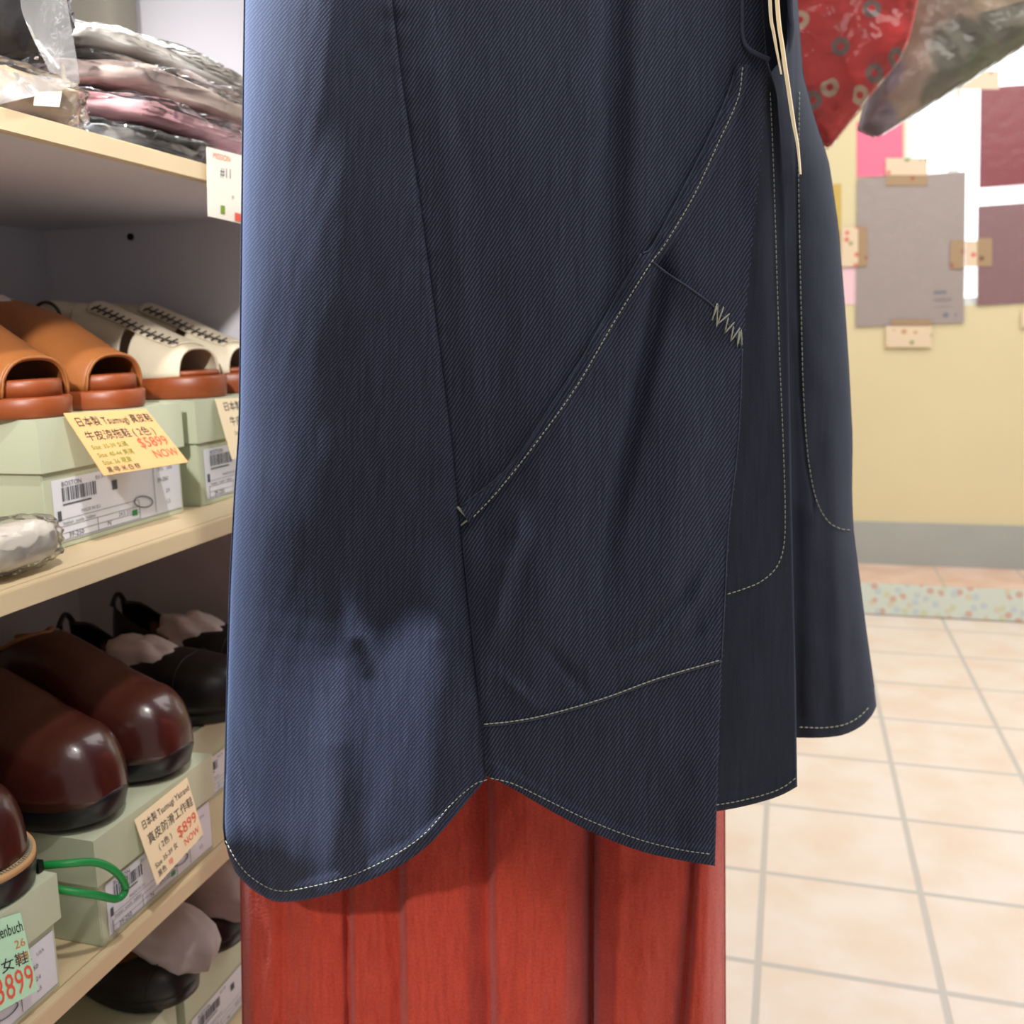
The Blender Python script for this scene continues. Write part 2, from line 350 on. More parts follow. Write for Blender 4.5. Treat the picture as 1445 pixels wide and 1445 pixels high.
# ------------------------------------------------------------------ writing on cards and labels
def text_mesh(s):
    cu = bpy.data.curves.new('writing', 'FONT'); cu.body = s; cu.size = 1; cu.resolution_u = 2
    o = bpy.data.objects.new('writing', cu); COL.objects.link(o)
    dg = bpy.context.evaluated_depsgraph_get(); dg.update()
    me = bpy.data.meshes.new_from_object(o.evaluated_get(dg))
    V = np.array([tuple(q.co) for q in me.vertices]) if len(me.vertices) else np.zeros((0, 3)); Fc = [tuple(p.vertices) for p in me.polygons]
    bpy.data.objects.remove(o); bpy.data.curves.remove(cu); bpy.data.meshes.remove(me)
    return V, Fc
def quadpt(Q, u, v): return (Q[0]*(1-u)+Q[1]*u)*(1-v)+(Q[3]*(1-u)+Q[2]*u)*v
def quad_normal(Q):
    n = np.cross(Q[3]-Q[0], Q[1]-Q[0]); n /= np.linalg.norm(n); return n
def write(Q, items, parent, name='lettering', off=.0005, slant=0.0):
    W = np.linalg.norm(Q[1]-Q[0]); H = np.linalg.norm(Q[3]-Q[0]); n = quad_normal(Q)
    if n @ (EYEV-Q[0]) < 0: n = -n
    by = {}
    for ii, (s, u0, v0, h, c) in enumerate(items):
        V, Fc = text_mesh(s); L_ = by.setdefault((ii, c), ([], [])); b0 = len(L_[0])
        wid = (V[:, 0].max() if len(V) else 1)*h*H/W; fx = min(1.0, (.97-u0)/wid)
        for q in V:
            u = u0+(q[0]+slant*q[1])*h*H/W*fx; L_[0].append(quadpt(Q, u, v0-q[1]*h)+n*off)
        L_[1].extend(tuple(i+b0 for i in fc) for fc in Fc)
    for (ii, c), (V, Fc) in by.items():
        if V: make(name, V, Fc, M[c], parent, smooth=False)
def rects(Q, items, parent, matname, name, off=.0006):
    n = quad_normal(Q); n = n if n @ (EYEV-Q[0]) > 0 else -n
    V, Fc = [], []
    for u0, v0, u1, v1 in items:
        b = len(V); V += [quadpt(Q, a, c)+n*off for a, c in ((u0, v0), (u1, v0), (u1, v1), (u0, v1))]; Fc.append((b, b+1, b+2, b+3))
    return make(name, V, Fc, M[matname], parent, smooth=False)
def card(name, Q, matname, label, cat, thick=.0008, group=None, curl=0.0, loc=None):
    """A card with real thickness through four corners TL,TR,BR,BL."""
    Q = [np.array(q, float) for q in Q]; n = quad_normal(Q); n = n if n @ (EYEV-Q[0]) > 0 else -n
    r = thing(name, label, cat, tuple((Q[0]+Q[1])/2), group)
    V, Fc = [], []
    nu, nv = 8, 8
    for s in (0, 1):
        for j in range(nv+1):
            for i in range(nu+1): V.append(quadpt(Q, i/nu, j/nv)-n*thick*s)
    k = (nu+1)*(nv+1)
    for j in range(nv):
        for i in range(nu):
            a = j*(nu+1)+i; Fc.append((a, a+1, a+nu+2, a+nu+1)); Fc.append((k+a, k+a+nu+1, k+a+nu+2, k+a+1))
    for i in range(nu):
        Fc.append((i, k+i, k+i+1, i+1)); a = nv*(nu+1)+i; Fc.append((a, a+1, k+a+1, k+a))
    for j in range(nv):
        a = j*(nu+1); Fc.append((a, a+nu+1, k+a+nu+1, k+a)); a += nu; Fc.append((a, k+a, k+a+nu+1, a+nu+1))
    make('card', V, Fc, M[matname], r, smooth=False)
    return r, Q

# ------------------------------------------------------------------ shoe boxes
def shoe_box(y0, y1, z0, z1, xf, depth, label, lid=.40, labelkind=0, lx=(.05, .98), lv=(.47, .95)):
    r = thing('shoe_box', label, 'shoe box', (xf-depth/2, (y0+y1)/2, z0), 'sage green shoe boxes')
    lz = z1-(z1-z0)*lid; g = .004
    box('box_body', xf-depth+g, xf-g, y0+g, y1-g, z0, z1-.003, M['sage'], r, .001)
    bm = bmesh.new()      # lid: top plate and four skirts
    box_bm(xf-depth, xf, y0, y1, z1-.003, z1, bm=bm)
    box_bm(xf-.0025, xf, y0, y1, lz, z1-.003, bm=bm); box_bm(xf-depth, xf-depth+.0025, y0, y1, lz, z1-.003, bm=bm)
    box_bm(xf-depth+.0025, xf-.0025, y0, y0+.0025, lz, z1-.003, bm=bm); box_bm(xf-depth+.0025, xf-.0025, y1-.0025, y1, lz, z1-.003, bm=bm)
    from_bm('lid', bm, M['sage'], r)
    W = y1-y0
    def P(u, v): return np.array([xf-g+.0008, y0+g+u*(W-2*g), z1-v*(z1-z0)])
    Q = [P(lx[0], lv[0]), P(lx[1], lv[0]), P(lx[1], lv[1]), P(lx[0], lv[1])]
    lb = make('product_label', Q, [(3, 2, 1, 0)], M['label'], r, smooth=False)
    rng = random.Random(int(y0*1000)); bars = []; u = .06
    while u < .30:
        w = rng.choice((.004, .007, .011)); bars.append((u, .14, u+w, .36)); u += w+rng.choice((.004, .006, .009))
    rects(Q, bars+[(.06, .40, .26, .425)], lb, 'soft_ink', 'barcode_print')
    for q in ((.42, .2, .46, .36), (.02, .50, .045, .66)): rects(Q, [q], lb, 'soft_ink', 'printed_mark')
    ln = [(.03, y, .62, y+.008) for y in (.64, .75, .86, .965)]+[(.03, .75, .035, .97), (.29, .75, .294, .97), (.62, .64, .624, .97), (.76, .08, .764, .95), (.0, .985, 1, .99)]
    rects(Q, ln, lb, 'grey_ink', 'line_print')
    sole = [quadpt(Q, .66+.07*math.cos(t)+.03*math.sin(t), .70+.11*math.sin(t)) for t in np.linspace(0, 2*math.pi, 24, endpoint=False)]
    tv, tf = tube_data(np.array(sole)+np.array([.0008, 0, 0]), .0006, 4, True); make('sole_drawing', tv, tf, M['grey_ink'], lb)
    write(Q, [('BOSTON', .06, .12, .11, 'soft_ink'), ('EU 39', .30, .12, .09, 'grey_ink'), ('MADE IN EU', .18, .60, .08, 'grey_ink'), ('leather  suede  rubber', .05, .73, .08, 'grey_ink'), ('39-250', .08, .95, .12, 'soft_ink'), ('N', .36, .94, .12, 'soft_ink'), ('24.5 23', .45, .84, .10, 'grey_ink'),
              ('5½', .80, .22, .13, 'soft_ink'), ('USA', .88, .22, .09, 'grey_ink'), ('39-250', .79, .42, .11, 'soft_ink'), ('24', .86, .64, .11, 'grey_ink'), ('L5', .86, .84, .11, 'grey_ink')], lb, 'lettering', .0007)
    rects(Q, [(.56, .80, .60, .90)], lb, 'green', 'green_seal', .0009)
    return r, Q
ZM, ZB, ZL = .912, .554, .262
B1 = shoe_box(.682, .893, ZM, 1.037, -.66, .32, 'large sage green shoe box under the tan mules on the middle shelf')
B2 = shoe_box(.918, 1.128, ZM, 1.037, -.66, .32, 'sage green shoe box under the cream sandals, next to the end panel')
B3 = shoe_box(.636, .816, ZB, .661, -.598, .31, 'sage green shoe box under the two brown clogs on the lower shelf', lid=.42)
B4 = shoe_box(.41, .592, ZB, .657, -.598, .31, 'sage green shoe box with the mint price card, under the single brown lace shoe', lid=.40)
B5 = shoe_box(.856, 1.05, ZB, .652, -.665, .31, 'sage green shoe box under the black flats, partly behind the tunic')
B6 = shoe_box(.60, .80, ZL, .372, -.66, .32, 'shadowed sage green shoe box below the lower shelf, left one under the black slip ons')
B7 = shoe_box(.815, 1.02, ZL, .372, -.66, .32, 'shadowed sage green shoe box below the lower shelf, right one under the black slip ons')

# price cards
def solve_card(tl, tr, br, bl, x0):
    A, B = onX(*tl, x0), onX(*tr, x0); return [A, B, onY(*br, B[1]), onY(*bl, A[1])]
r, Q = card('price_card', solve_card((90, 583), (206, 577), (266, 652), (147, 671), -.657), 'kraft', 'orange cream handwritten price card hanging from the box under the tan mules', 'price tag')
write(Q, [('日本製 Tsumugi 真皮鞋', .05, .22, .17, 'ink'), ('牛皮涼拖鞋 ( 2色 )', .06, .45, .17, 'ink'), ('Size: 35-39 女碼', .05, .60, .10, 'green_ink'), ('Size: 40-44 男碼', .06, .73, .10, 'green_ink'), ('Size: 36 現貨', .06, .85, .10, 'green_ink'), ('黑·啡·米·白·棕', .06, .97, .10, 'ink'), ('$5899', .58, .66, .24, 'red_ink'), ('NOW', .66, .86, .20, 'red_ink')], r)
r, Q = card('price_card', solve_card((304, 563), (385, 558), (410, 632), (328, 648), -.657), 'cream_card', 'cream price card hanging from the box under the cream sandals, cut off by the tunic', 'price tag')
write(Q, [('日本製', .08, .2, .17, 'ink'), ('牛皮涼', .12, .45, .17, 'ink'), ('Size: 36', .14, .62, .1, 'green_ink'), ('$4899', .2, .85, .2, 'red_ink')], r)
r, Q = card('price_card', solve_card((190, 1157), (264, 1097), (287, 1177), (222, 1249), -.596), 'cream_card', 'cream handwritten price card hanging from the box under the brown clogs', 'price tag')
write(Q, [('日本製 Tsumugi Ykirand', .06, .20, .14, 'ink'), ('真皮防滑工作鞋', .08, .44, .17, 'ink'), ('( 2色 )', .2, .62, .12, 'ink'), ('Size 35-39 女', .06, .80, .10, 'ink'), ('黑色', .06, .93, .10, 'ink'), ('啡', .28, .93, .10, 'red_ink'), ('$899', .56, .72, .24, 'red_ink'), ('NOW', .62, .90, .15, 'red_ink')], r)
r, Q = card('price_card', solve_card((-48, 1312), (29, 1288), (54, 1397), (-30, 1444), -.596), 'mint', 'mint green price card reading 899 stuck to the front of the lowest left box', 'price tag')
write(Q, [('Birkenbuch', .30, .22, .20, 'ink'), ('26', .76, .40, .14, 'orange_ink'), ('女鞋', .46, .60, .17, 'ink'), ('黑·啡', .76, .57, .12, 'orange_ink'), ('$3899', .12, .93, .42, 'red_ink')], r)
Q = [onX(292, 207, -.588), onX(352, 222, -.588), onX(352, 318, -.588), onX(294, 305, -.588)]
r, Q = card('shelf_tag', Q, 'whitecard', 'white printed tag hanging from the edge of the top shelf beside the tunic', 'price tag')
write(Q, [('MISSION', .12, .14, .12, 'orange_ink'), ('#11', .28, .38, .2, 'grey_ink'), ('*', .55, .72, .15, 'grey_ink')], r)
rects(Q, [(.28, .80, .38, .92)], r, 'green_ink', 'printed_figure'); rects(Q, [(.62, .86, .78, .98)], r, 'red_ink', 'printed_figure')

# ------------------------------------------------------------------ shoes (toe along +x, heel at 0)
HP = math.pi/2
def hw(s, W):
    body = np.interp(s, [0, .1, .25, .42, .62, .72, .85, 1], [.70, .76, .76, .78, .97, 1.0, .96, .85])
    k = 1.0
    if s < .13: k = math.sqrt(max(0, 1-((.13-s)/.13)**2))
    if s > .74: k = max(0, 1-((s-.74)/.26)**2.3)**(1/2.3)
    return W/2*body*k
def stations(n, a=0.0, b=1.0):
    return a+(b-a)*(1-np.cos(np.linspace(0, math.pi, n)))/2
def sole(name, L, W, tiers, m_, parent, toe_spring=0.0):
    S = stations(44); V, Fc = [], []
    n = 2*len(S)-2
    for z, off in tiers:
        ring = [(s*(L+2*off)-off, hw(s, W)*(W+2*off)/W) for s in S]
        pts = [(x, y) for x, y in ring]+[(x, -y) for x, y in ring[-2:0:-1]]
        for x, y in pts:
            k = max(0, (x/L-.72)/.28); V.append((x, y, z+toe_spring*k*k))
    for t in range(len(tiers)-1):
        for i in range(n):
            j = (i+1) % n; Fc.append((t*n+i, t*n+j, (t+1)*n+j, (t+1)*n+i))
    Fc.append(tuple(range(n))[::-1]); Fc.append(tuple((len(tiers)-1)*n+i for i in range(n)))
    o = make(name, V, Fc, m_, parent, smooth=False, local=True)
    bm = bmesh.new(); bm.from_mesh(o.data); bmesh.ops.recalc_face_normals(bm, faces=bm.faces); bm.to_mesh(o.data); bm.free()
    for p in o.data.polygons: p.use_smooth = len(p.vertices) == 4
    return o
def upper_pt(s, a, L, W, zb, prof, p=.75, q=.8, grow=.003, cap=0):
    h = np.interp(s, *prof)
    if cap and s > 1-cap: h *= max(0, 1-((s-1+cap)/cap)**2.4)**(1/2.4)
    w_ = 0; w = hw(s, W)+grow
    c = math.cos(a); y = math.copysign(abs(c)**p, c)*w
    return np.array([s*L, y, zb+h*abs(math.sin(a))**q])
def upper(name, L, W, zb, prof, s0, s1, amax, m_, parent, thick=.003, n=40, k=12, lean=None, grow=.003, p=.75, q=.8, cap=0, amin=0.0):
    """Shell over the foot. amax(s): how far each side reaches up (pi/2 = closed on top)."""
    bm = bmesh.new(); S = np.linspace(s0, s1, n)
    if cap: S = s0+(s1-s0)*np.sin(np.linspace(0, HP, n))
    for side in (1, -1):
        grid = []
        for s in S:
            am = amax(s); row = []
            for i in range(k+1):
                a = amin+(am-amin)*i/k; P = upper_pt(s, a, L, W, zb, prof, p, q, grow, cap); P[1] *= side
                if lean: P[0] += lean(s, P[2]-zb)
                row.append(bm.verts.new(P))
            grid.append(row)
        for i in range(n-1):
            for j in range(k):
                try: bm.faces.new((grid[i][j], grid[i+1][j], grid[i+1][j+1], grid[i][j+1]))
                except ValueError: pass
    bmesh.ops.remove_doubles(bm, verts=bm.verts, dist=.0004)
    bmesh.ops.recalc_face_normals(bm, faces=bm.faces)
    bmesh.ops.solidify(bm, geom=bm.faces[:], thickness=thick)
    return from_bm(name, bm, m_, parent, smooth=True, local=True)
def blob(name, c, r, m_, parent=None, amp=.15, freq=3.0, seed=0, e=1.0, nu=28, nv=16, local=False, aniso=(1, 1, 1)):
    V, Fc = [], []
    for j in range(nv+1):
        ph = -math.pi/2+math.pi*j/nv
        for i in range(nu):
            th = 2*math.pi*i/nu
            def sg(v, ex): return math.copysign(abs(v)**ex, v)
            d = Vector((sg(math.cos(ph), e)*sg(math.cos(th), e), sg(math.cos(ph), e)*sg(math.sin(th), e), sg(math.sin(ph), e)))
            nn = mnoise.noise(Vector((d.x*freq*aniso[0]+seed*7.1, d.y*freq*aniso[1]+seed, d.z*freq*aniso[2]-seed*3)))
            k = 1+amp*nn
            V.append((c[0]+d.x*r[0]*k, c[1]+d.y*r[1]*k, c[2]+d.z*r[2]*k))
    for j in range(nv):
        for i in range(nu):
            Fc.append((j*nu+i, j*nu+(i+1) % nu, (j+1)*nu+(i+1) % nu, (j+1)*nu+i))
    o = make(name, V, Fc, m_, parent, local=local)
    bm = bmesh.new(); bm.from_mesh(o.data); bmesh.ops.remove_doubles(bm, verts=bm.verts, dist=1e-6); bmesh.ops.recalc_face_normals(bm, faces=bm.faces); bm.to_mesh(o.data); bm.free()
    return o
# --- tan open toed mule on a two tier rust platform
def mule(label, ml='tan', cat='mule', group='tan open toed mules'):
    L, W = .255, .096; r = thing('mule', label, cat, group=group)
    sole('outsole', L, W, [(0, -.003), (.003, 0), (.018, .001), (.020, -.001)], M['rust'], r)
    sole('insole', L-.012, W-.010, [(.020, 0), (.034, 0), (.036, -.002)], M['rust'], r).location = (.004, 0, 0)
    prof = ([0, .34, .42, .55, .70, .82, .92, 1], [.11, .104, .10, .086, .063, .046, .036, .03])
    up = upper('upper', L-.004, W-.008, .020, prof, .36, .915, lambda s: HP, M[ml], r, lean=lambda s, z: -.35*z*max(0, (.6-s)/.25) + .10*z*max(0, (s-.8)/.1))
    arch = [upper_pt(.915, a, L-.004, W-.008, .020, prof)+np.array([0.0, 0, 0]) for a in np.linspace(0, math.pi, 24)]
    for q in arch: q[0] += .10*(q[2]-.02)*1.15
    tube('edge_binding', arch, .0018, M[ml], up, 6, local=True)
    return r
t1 = mule('tan open toed mule on the box with the orange cream card, right of the pair'); t1.location = (-.911, .853, 1.037); t1.rotation_euler[2] = math.radians(-9)
t2 = copy_thing(t1, (-.911, .746, 1.037), math.radians(-9)); t2['label'] = 'tan open toed mule nearest the left edge of the photo on the middle shelf'
def tissue(name_label, c, r_, seed, rz=0, amp=.35, mt='tissue'):
    o = blob('tissue_paper', (0, 0, 0), r_, M[mt], None, amp, 2.2, seed); o.location = c; o.rotation_euler = (0, math.radians(18), rz)
    return tag(o, name_label, 'tissue paper', 'tissue paper stuffed in shoes')
tissue('white tissue paper stuffed in the tan mule at the left', (-.845, .846, 1.128), (.045, .036, .030), 2)

# --- cream sandal: wide front strap, fisherman side cut-out, heel strap with a ring buckle
def sandal(label):
    L, W = .262, .098; r = thing('sandal', label, 'sandal', group='cream leather sandals')
    sole('outsole', L, W, [(0, -.003), (.003, 0), (.024, .001), (.027, -.001)], M['rust'], r)
    sole('insole', L-.012, W-.010, [(.027, 0), (.033, 0)], M['rust'], r).location = (.004, 0, 0)
    prof = ([0, .3, .42, .55, .70, .82, .92, 1], [.115, .100, .088, .074, .056, .044, .036, .03])
    a = upper('front_strap', L-.004, W-.006, .024, prof, .645, .91, lambda s: HP, M['cream'], r)
    upper('instep_strap', L-.004, W-.006, .024, prof, .33, .585, lambda s: HP, M['cream'], r, lean=lambda s, z: -.25*z*(.6-s)/.27)
    # top bridge along the middle, whipstitched
    upper('bridge_strip', L-.004, W-.004, .0265, prof, .34, .86, lambda s: HP, M['cream'], r, n=30, thick=.002, amin=1.02)
    st = []
    V, Fc = [], []
    for k, s in enumerate(np.linspace(.40, .85, 13)):
        P = upper_pt(s, 1.12, L-.004, W-.004, .031, prof); P[1] *= -1
        v, f_ = tube_data([P+np.array([-.004, -.006, -.003]), P+np.array([.003, .004, .002])], .0011, 5); b = len(V); V += v; Fc += [tuple(i+b for i in q) for q in f_]
    pl = [upper_pt(s, 1.12, L-.004, W-.004, .0295, prof)*np.array([1, -1, 1]) for s in np.linspace(.38, .87, 24)]
    v, f_ = tube_data(pl, .0009, 5); b = len(V); V += v; Fc += [tuple(i+b for i in q) for q in f_]
    make('whipstitch', V, Fc, M['darkline'], r, local=True)
    # heel strap: a band round the heel, and ring buckle on the outer side
    V, Fc = [], []; T_ = np.linspace(-1.25, 1.25, 26)
    for t in T_:
        x = .105-.10*math.cos(t*.9)*1.0; y = .044*math.sin(t)/math.sin(1.25)*1.05
        z = .094+.016*math.cos(t)
        for dz, o_ in ((-.016, 0), (.016, .004), (.016, .007), (-.016, .003)): V.append((x+o_*.4, y, z+dz))
    for i in range(len(T_)-1):
        for k in range(4): Fc.append((i*4+k, i*4+(k+1) % 4, i*4+4+(k+1) % 4, i*4+4+k))
    Fc += [(0, 1, 2, 3), tuple(len(V)-4+k for k in (3, 2, 1, 0))]
    hs = make('heel_strap', V, Fc, M['cream'], r, local=True)
    ring = [np.array([.050+.023*math.cos(q), -.0490, .098+.023*math.sin(q)]) for q in np.linspace(0, 2*math.pi, 28, endpoint=False)]
    tube('ring_buckle', ring, .0022, M['darkline'], hs, 8, True, local=True)
    return r
s1 = sandal('cream leather sandal with ring buckle on the middle shelf, nearer of the two'); s1.location = (-.925, .993, 1.037); s1.rotation_euler[2] = math.radians(-4)
s2 = copy_thing(s1, (-.925, 1.085, 1.037), math.radians(-2)); s2['label'] = 'cream leather sandal behind its twin, against the end panel'

# --- glossy brown clog on a black sole
def clog(label):
    L, W = .268, .094; r = thing('clog', label, 'clog', group='brown leather clogs')
    sole('sole', L, W, [(0, -.012), (.006, -.002), (.022, .002), (.027, .001), (.029, -.002)], M['black_sole'], r, .006)
    prof = ([0, .22, .36, .46, .56, .68, .80, .92, 1.0], [.085, .108, .116, .111, .095, .076, .066, .062, .060])
    def am(s): return HP if s > .44 else HP*(.62+.38*max(0, (s-.30)/.14)**2)
    lean = lambda s, z: -.30*z*max(0, (.62-s)/.3)
    up = upper('upper', L, W, .027, prof, .20, 1.0, am, M['brown'], r, n=64, k=14, lean=lean, p=.7, q=.85, cap=.17)
    rim = []
    for s in np.linspace(.20, .445, 16):
        P = upper_pt(s, am(s), L, W, .027, prof, .7, .85); P[0] += lean(s, P[2]-.027); rim.append(P)
    rim2 = [q*np.array([1, -1, 1]) for q in rim[::-1]]
    tube('collar_piping', rim+rim2[1:], .0026, M['collar'], up, 7, local=True)
    sole('footbed', L-.02, W-.014, [(.028, 0), (.034, -.004)], M['inner'], r).location = (.006, 0, 0)
    strap = [np.array([.06-.055*math.cos(t), .047*math.sin(t), .085+.006*math.cos(t)]) for t in np.linspace(-1.45, 1.45, 22)]
    tube('heel_strap', strap, .004, M['collar'], r, 7, local=True)
    return r
c1 = clog('glossy brown clog nearest the black flats, right one of the pair on its box'); c1.location = (-.860, .786, .661); c1.rotation_euler[2] = math.radians(-5)
c2 = copy_thing(c1, (-.864, .690, .661), math.radians(-5)); c2['label'] = 'glossy brown clog in front of its twin, left one of the pair on its box'
# --- brown shoe with a stitched natural welt on the box at lower left
r = thing('welted_shoe', 'brown leather shoe with stitched natural welt, cut off by the left edge of the photo', 'shoe', (0, 0, 0))
L, W = .27, .104
lug = sole('lug_sole', L, W, [(0, -.006), (.004, -.001), (.022, .001), (.024, 0)], M['black_sole'], r)
for s in np.linspace(.10, .93, 12):
    for sd in (1, -1): from_bm('lug', box_bm(s*L-.006, s*L+.006, sd*hw(s, W)-.003, sd*hw(s, W)+.003, .001, .010), M['black_sole'], lug, local=True)
sole('welt', L, W, [(.024, .001), (.030, .001)], M['welt'], r)
prof = ([0, .2, .36, .5, .62, .75, .88, 1.0], [.06, .08, .09, .085, .076, .066, .062, .060])
upper('upper', L-.012, W-.014, .029, prof, .04, 1.0, lambda s: HP if s > .42 else HP*.55, M['brown'], r, n=56, k=14, p=.65, q=.8, cap=.16).location = (.006, 0, 0)
V, Fc = [], []
for s in stations(70, .3, 1.0):
    for sd in (1, -1):
        P = np.array([s*(L-.004)+.002, sd*(hw(s, W)-.0022), .0308])
        v, f_ = tube_data([P-np.array([.0016, 0, 0]), P+np.array([.0016, 0, 0])], .0007, 5); b = len(V); V += v; Fc += [tuple(i+b for i in q) for q in f_]
make('welt_stitching', V, Fc, M['thread'], r, local=True)
r.location = (-.866, .541, .657); r.rotation_euler[2] = math.radians(3)

# --- black flats stuffed with tissue
def flat(label, cut=.56, vamp=(.058, .058, .053, .049, .047)):
    L, W = .258, .092; r = thing('black_shoe', label, 'shoe')
    sole('sole', L, W, [(0, -.006), (.004, 0), (.018, .001), (.020, -.001)], M['black_sole'], r, .004)
    prof = ([0, .08, .2, .4, .52, .62, .75, .88, 1.0], [.098, .092, .070, .052, *vamp])
    def am(s): return HP if s > cut else HP*(.66+.34*max(0, (s-cut+.10)/.10)**2)
    up = upper('upper', L, W, .019, prof, .004, 1.0, am, M['black'], r, n=64, k=12, p=.6, q=.9, cap=.18)
    upper('heel_lining', L-.006, W-.007, .0205, prof, .03, .20, lambda s: HP*.62, M['collar'], r, n=12, k=8, p=.6, q=.9, thick=.001)
    sole('insole', L-.02, W-.016, [(.019, 0), (.023, -.002)], M['collar'], r).location = (.008, 0, 0)
    tab = [np.array([.003, y, .102+.014*math.cos(y/.0085)]) for y in np.linspace(-.013, .013, 13)]
    tube('pull_tab', tab, .0035, M['black'], up, 6, local=True)
    seam = [upper_pt(max(.70, cut+.1), a, L, W, .0205, prof, .6, .9) for a in np.linspace(.1, math.pi-.1, 20)]
    tube('toe_seam', seam, .0007, M['black_sole'], up, 5, local=True)
    return r
f1 = flat('black leather flat stuffed with tissue, nearer of the two behind the brown clogs'); f1.location = (-.880, .922, .652); f1.rotation_euler[2] = math.radians(3)
f2 = copy_thing(f1, (-.880, 1.018, .652), math.radians(3)); f2['label'] = 'black leather flat stuffed with tissue, farther of the two behind the brown clogs'
tissue('white tissue paper stuffed in the nearer black flat', (-.762, .927, .712), (.058, .030, .030), 5)
tissue('pinkish tissue paper stuffed in the farther black flat', (-.757, 1.024, .712), (.058, .030, .030), 8)
f3 = flat('black slip on below the lower shelf, nearer of the two', .80, (.036, .034, .033, .033, .032)); f3.location = (-.893, .835, .372); f3.rotation_euler[2] = math.radians(-8)
f4 = copy_thing(f3, (-.893, .931, .372), math.radians(-8)); f4['label'] = 'black slip on below the lower shelf, half behind the red skirt'
tissue('pale grey tissue paper stuffed in the nearer black slip on', tuple(onY(243, 1318, .815)), (.058, .036, .034), 11, amp=.18, mt='tissue_grey')
tissue('pale grey tissue paper stuffed in the farther black slip on', tuple(onY(306, 1252, .908)), (.058, .036, .036), 13, amp=.18, mt='tissue_grey')

# green elastic loop standing out beside the mint card box
lp = catmull([onX(30, 1224, -.64), onX(90, 1219, -.60), onX(135, 1217, -.585), onX(163, 1230, -.575), onX(177, 1252, -.572), onX(166, 1268, -.575), onX(135, 1263, -.582), onX(90, 1256, -.60), onX(30, 1246, -.64)], 60)
o = tube('elastic_loop', lp, .0034, M['green'], None, 10); tag(o, 'green elastic loop sticking out between the two lowest boxes', 'elastic loop')

# ------------------------------------------------------------------ plastic wrapped clothes
def package(name, label, c, r_, cloth, seed, film='crinkle', group='plastic wrapped folded clothes', amp=.10, e=.45, film_scale=1.08):
    t = thing(name, label, 'packaged clothes', (c[0], c[1], c[2]-r_[2]), group)
    blob('folded_cloth', c, r_, M[cloth], t, amp, 2.4, seed, e, 48, 22, aniso=(1, 2.5, 1))
    blob('plastic_bag', c, tuple(q*film_scale+.004 for q in r_), M[film], t, .14, 4.5, seed+31, e*1.25, 64, 30)
    return t
ZT = 1.289
package('wrapped_garment', 'grey knit garment in clear plastic at the bottom of the top shelf stack', (-.79, .85, ZT+.0165), (.165, .105, .012), 'stripecloth', 1)
package('wrapped_garment', 'pink folded garment in clear plastic in the top shelf stack', (-.79, .92, ZT+.048), (.17, .155, .012), 'pinkcloth', 2)
package('wrapped_garment', 'mauve grey folded garment in plastic above the pink one', (-.79, .93, ZT+.082), (.17, .155, .014), 'mauvecloth', 3)
package('wrapped_garment', 'pale grey folded garment in plastic on top of the stack', (-.79, .92, ZT+.114), (.16, .145, .010), 'greycloth', 4)
g_ = package('wrapped_garment', 'tan folded garment in plastic at the left end of the top shelf', (-.665, .672, ZT+.026), (.055, .060, .018), 'tancloth', 5)
make('sticker', [onX(x, y, -.588) for x, y in ((49, 130), (88, 128), (84, 151), (47, 149))], [(3, 2, 1, 0)], M['whitecard'], g_, smooth=False)
c_ = package('wrapped_garment', 'charcoal garment in shiny clear plastic heaped at the upper left corner', (-.672, .672, ZT+.118), (.055, .052, .055), 'darkcloth', 6, 'clear', e=.7, film_scale=1.25)
def film_flap(px, X, parent, seed):
    Q = [onX(x, y, X) for x, y in px]; V, Fc = [], []; n = 14
    for j in range(n+1):
        for i in range(n+1):
            p_ = quadpt(Q, i/n, j/n); nn = mnoise.noise(Vector(p_)*28+Vector((seed, 0, 0))); V.append(p_+np.array([.010*nn, .004*nn, .003*nn]))
    for j in range(n):
        for i in range(n): a = j*(n+1)+i; Fc.append((a, a+1, a+n+2, a+n+1))
    return make('bag_flap', V, Fc, M['flap'], parent)
film_flap([(30, -20), (92, -20), (114, 118), (62, 104)], -.590, c_, 1)
film_flap([(-10, 95), (62, 104), (108, 122), (-10, 150)], -.588, c_, 5)
o = blob('taupe_bag', (-.945, 1.085, ZT+.21), (.105, .036, .21), M['taupebag'], None, .05, 2, 3, .4, 40, 24); tag(o, 'taupe cloth bag standing against the panel behind the top shelf stack', 'bag')
package('wrapped_parcel', 'silvery plastic wrapped parcel beside the left shoe box on the middle shelf', (-.630, .606, ZM+.026), (.020, .046, .018), 'whitecard', 9, 'clear', e=.6)

# ------------------------------------------------------------------ papers taped to the back wall
def sheet(name, label, px, matname, yoff=.004, sleeve=True, tapes=(), marks=None):
    Q = [onY(x, y, YW-yoff) for x, y in px]
    r, Q = card(name, Q, matname, label, 'poster', .001)
    if sleeve:
        c_ = sum(Q)/4; G = [c_+(q-c_)*1.05+np.array([0, -.001, 0]) for q in Q]; make('plastic_sleeve', G, [(0, 1, 2, 3)], M['sleeve'], r, smooth=False)
    for ti, (tp, mm) in enumerate(tapes):
        G = [onY(x, y, YW-yoff-.002-.0008*ti) for x, y in tp]; make('tape', G, [(0, 1, 2, 3)], M[mm], r, smooth=False)
    if marks: write(Q, marks, r, 'lettering', .0015)
    return r
def rq(x0, y0, x1, y1): return [(x0, y0), (x1, y0), (x1, y1), (x0, y1)]
sheet('poster', 'pink paper sheet high on the yellow wall, left of the window', [(1209, 172), (1274, 168), (1274, 248), (1209, 250)], 'pink_sheet', .003, False)
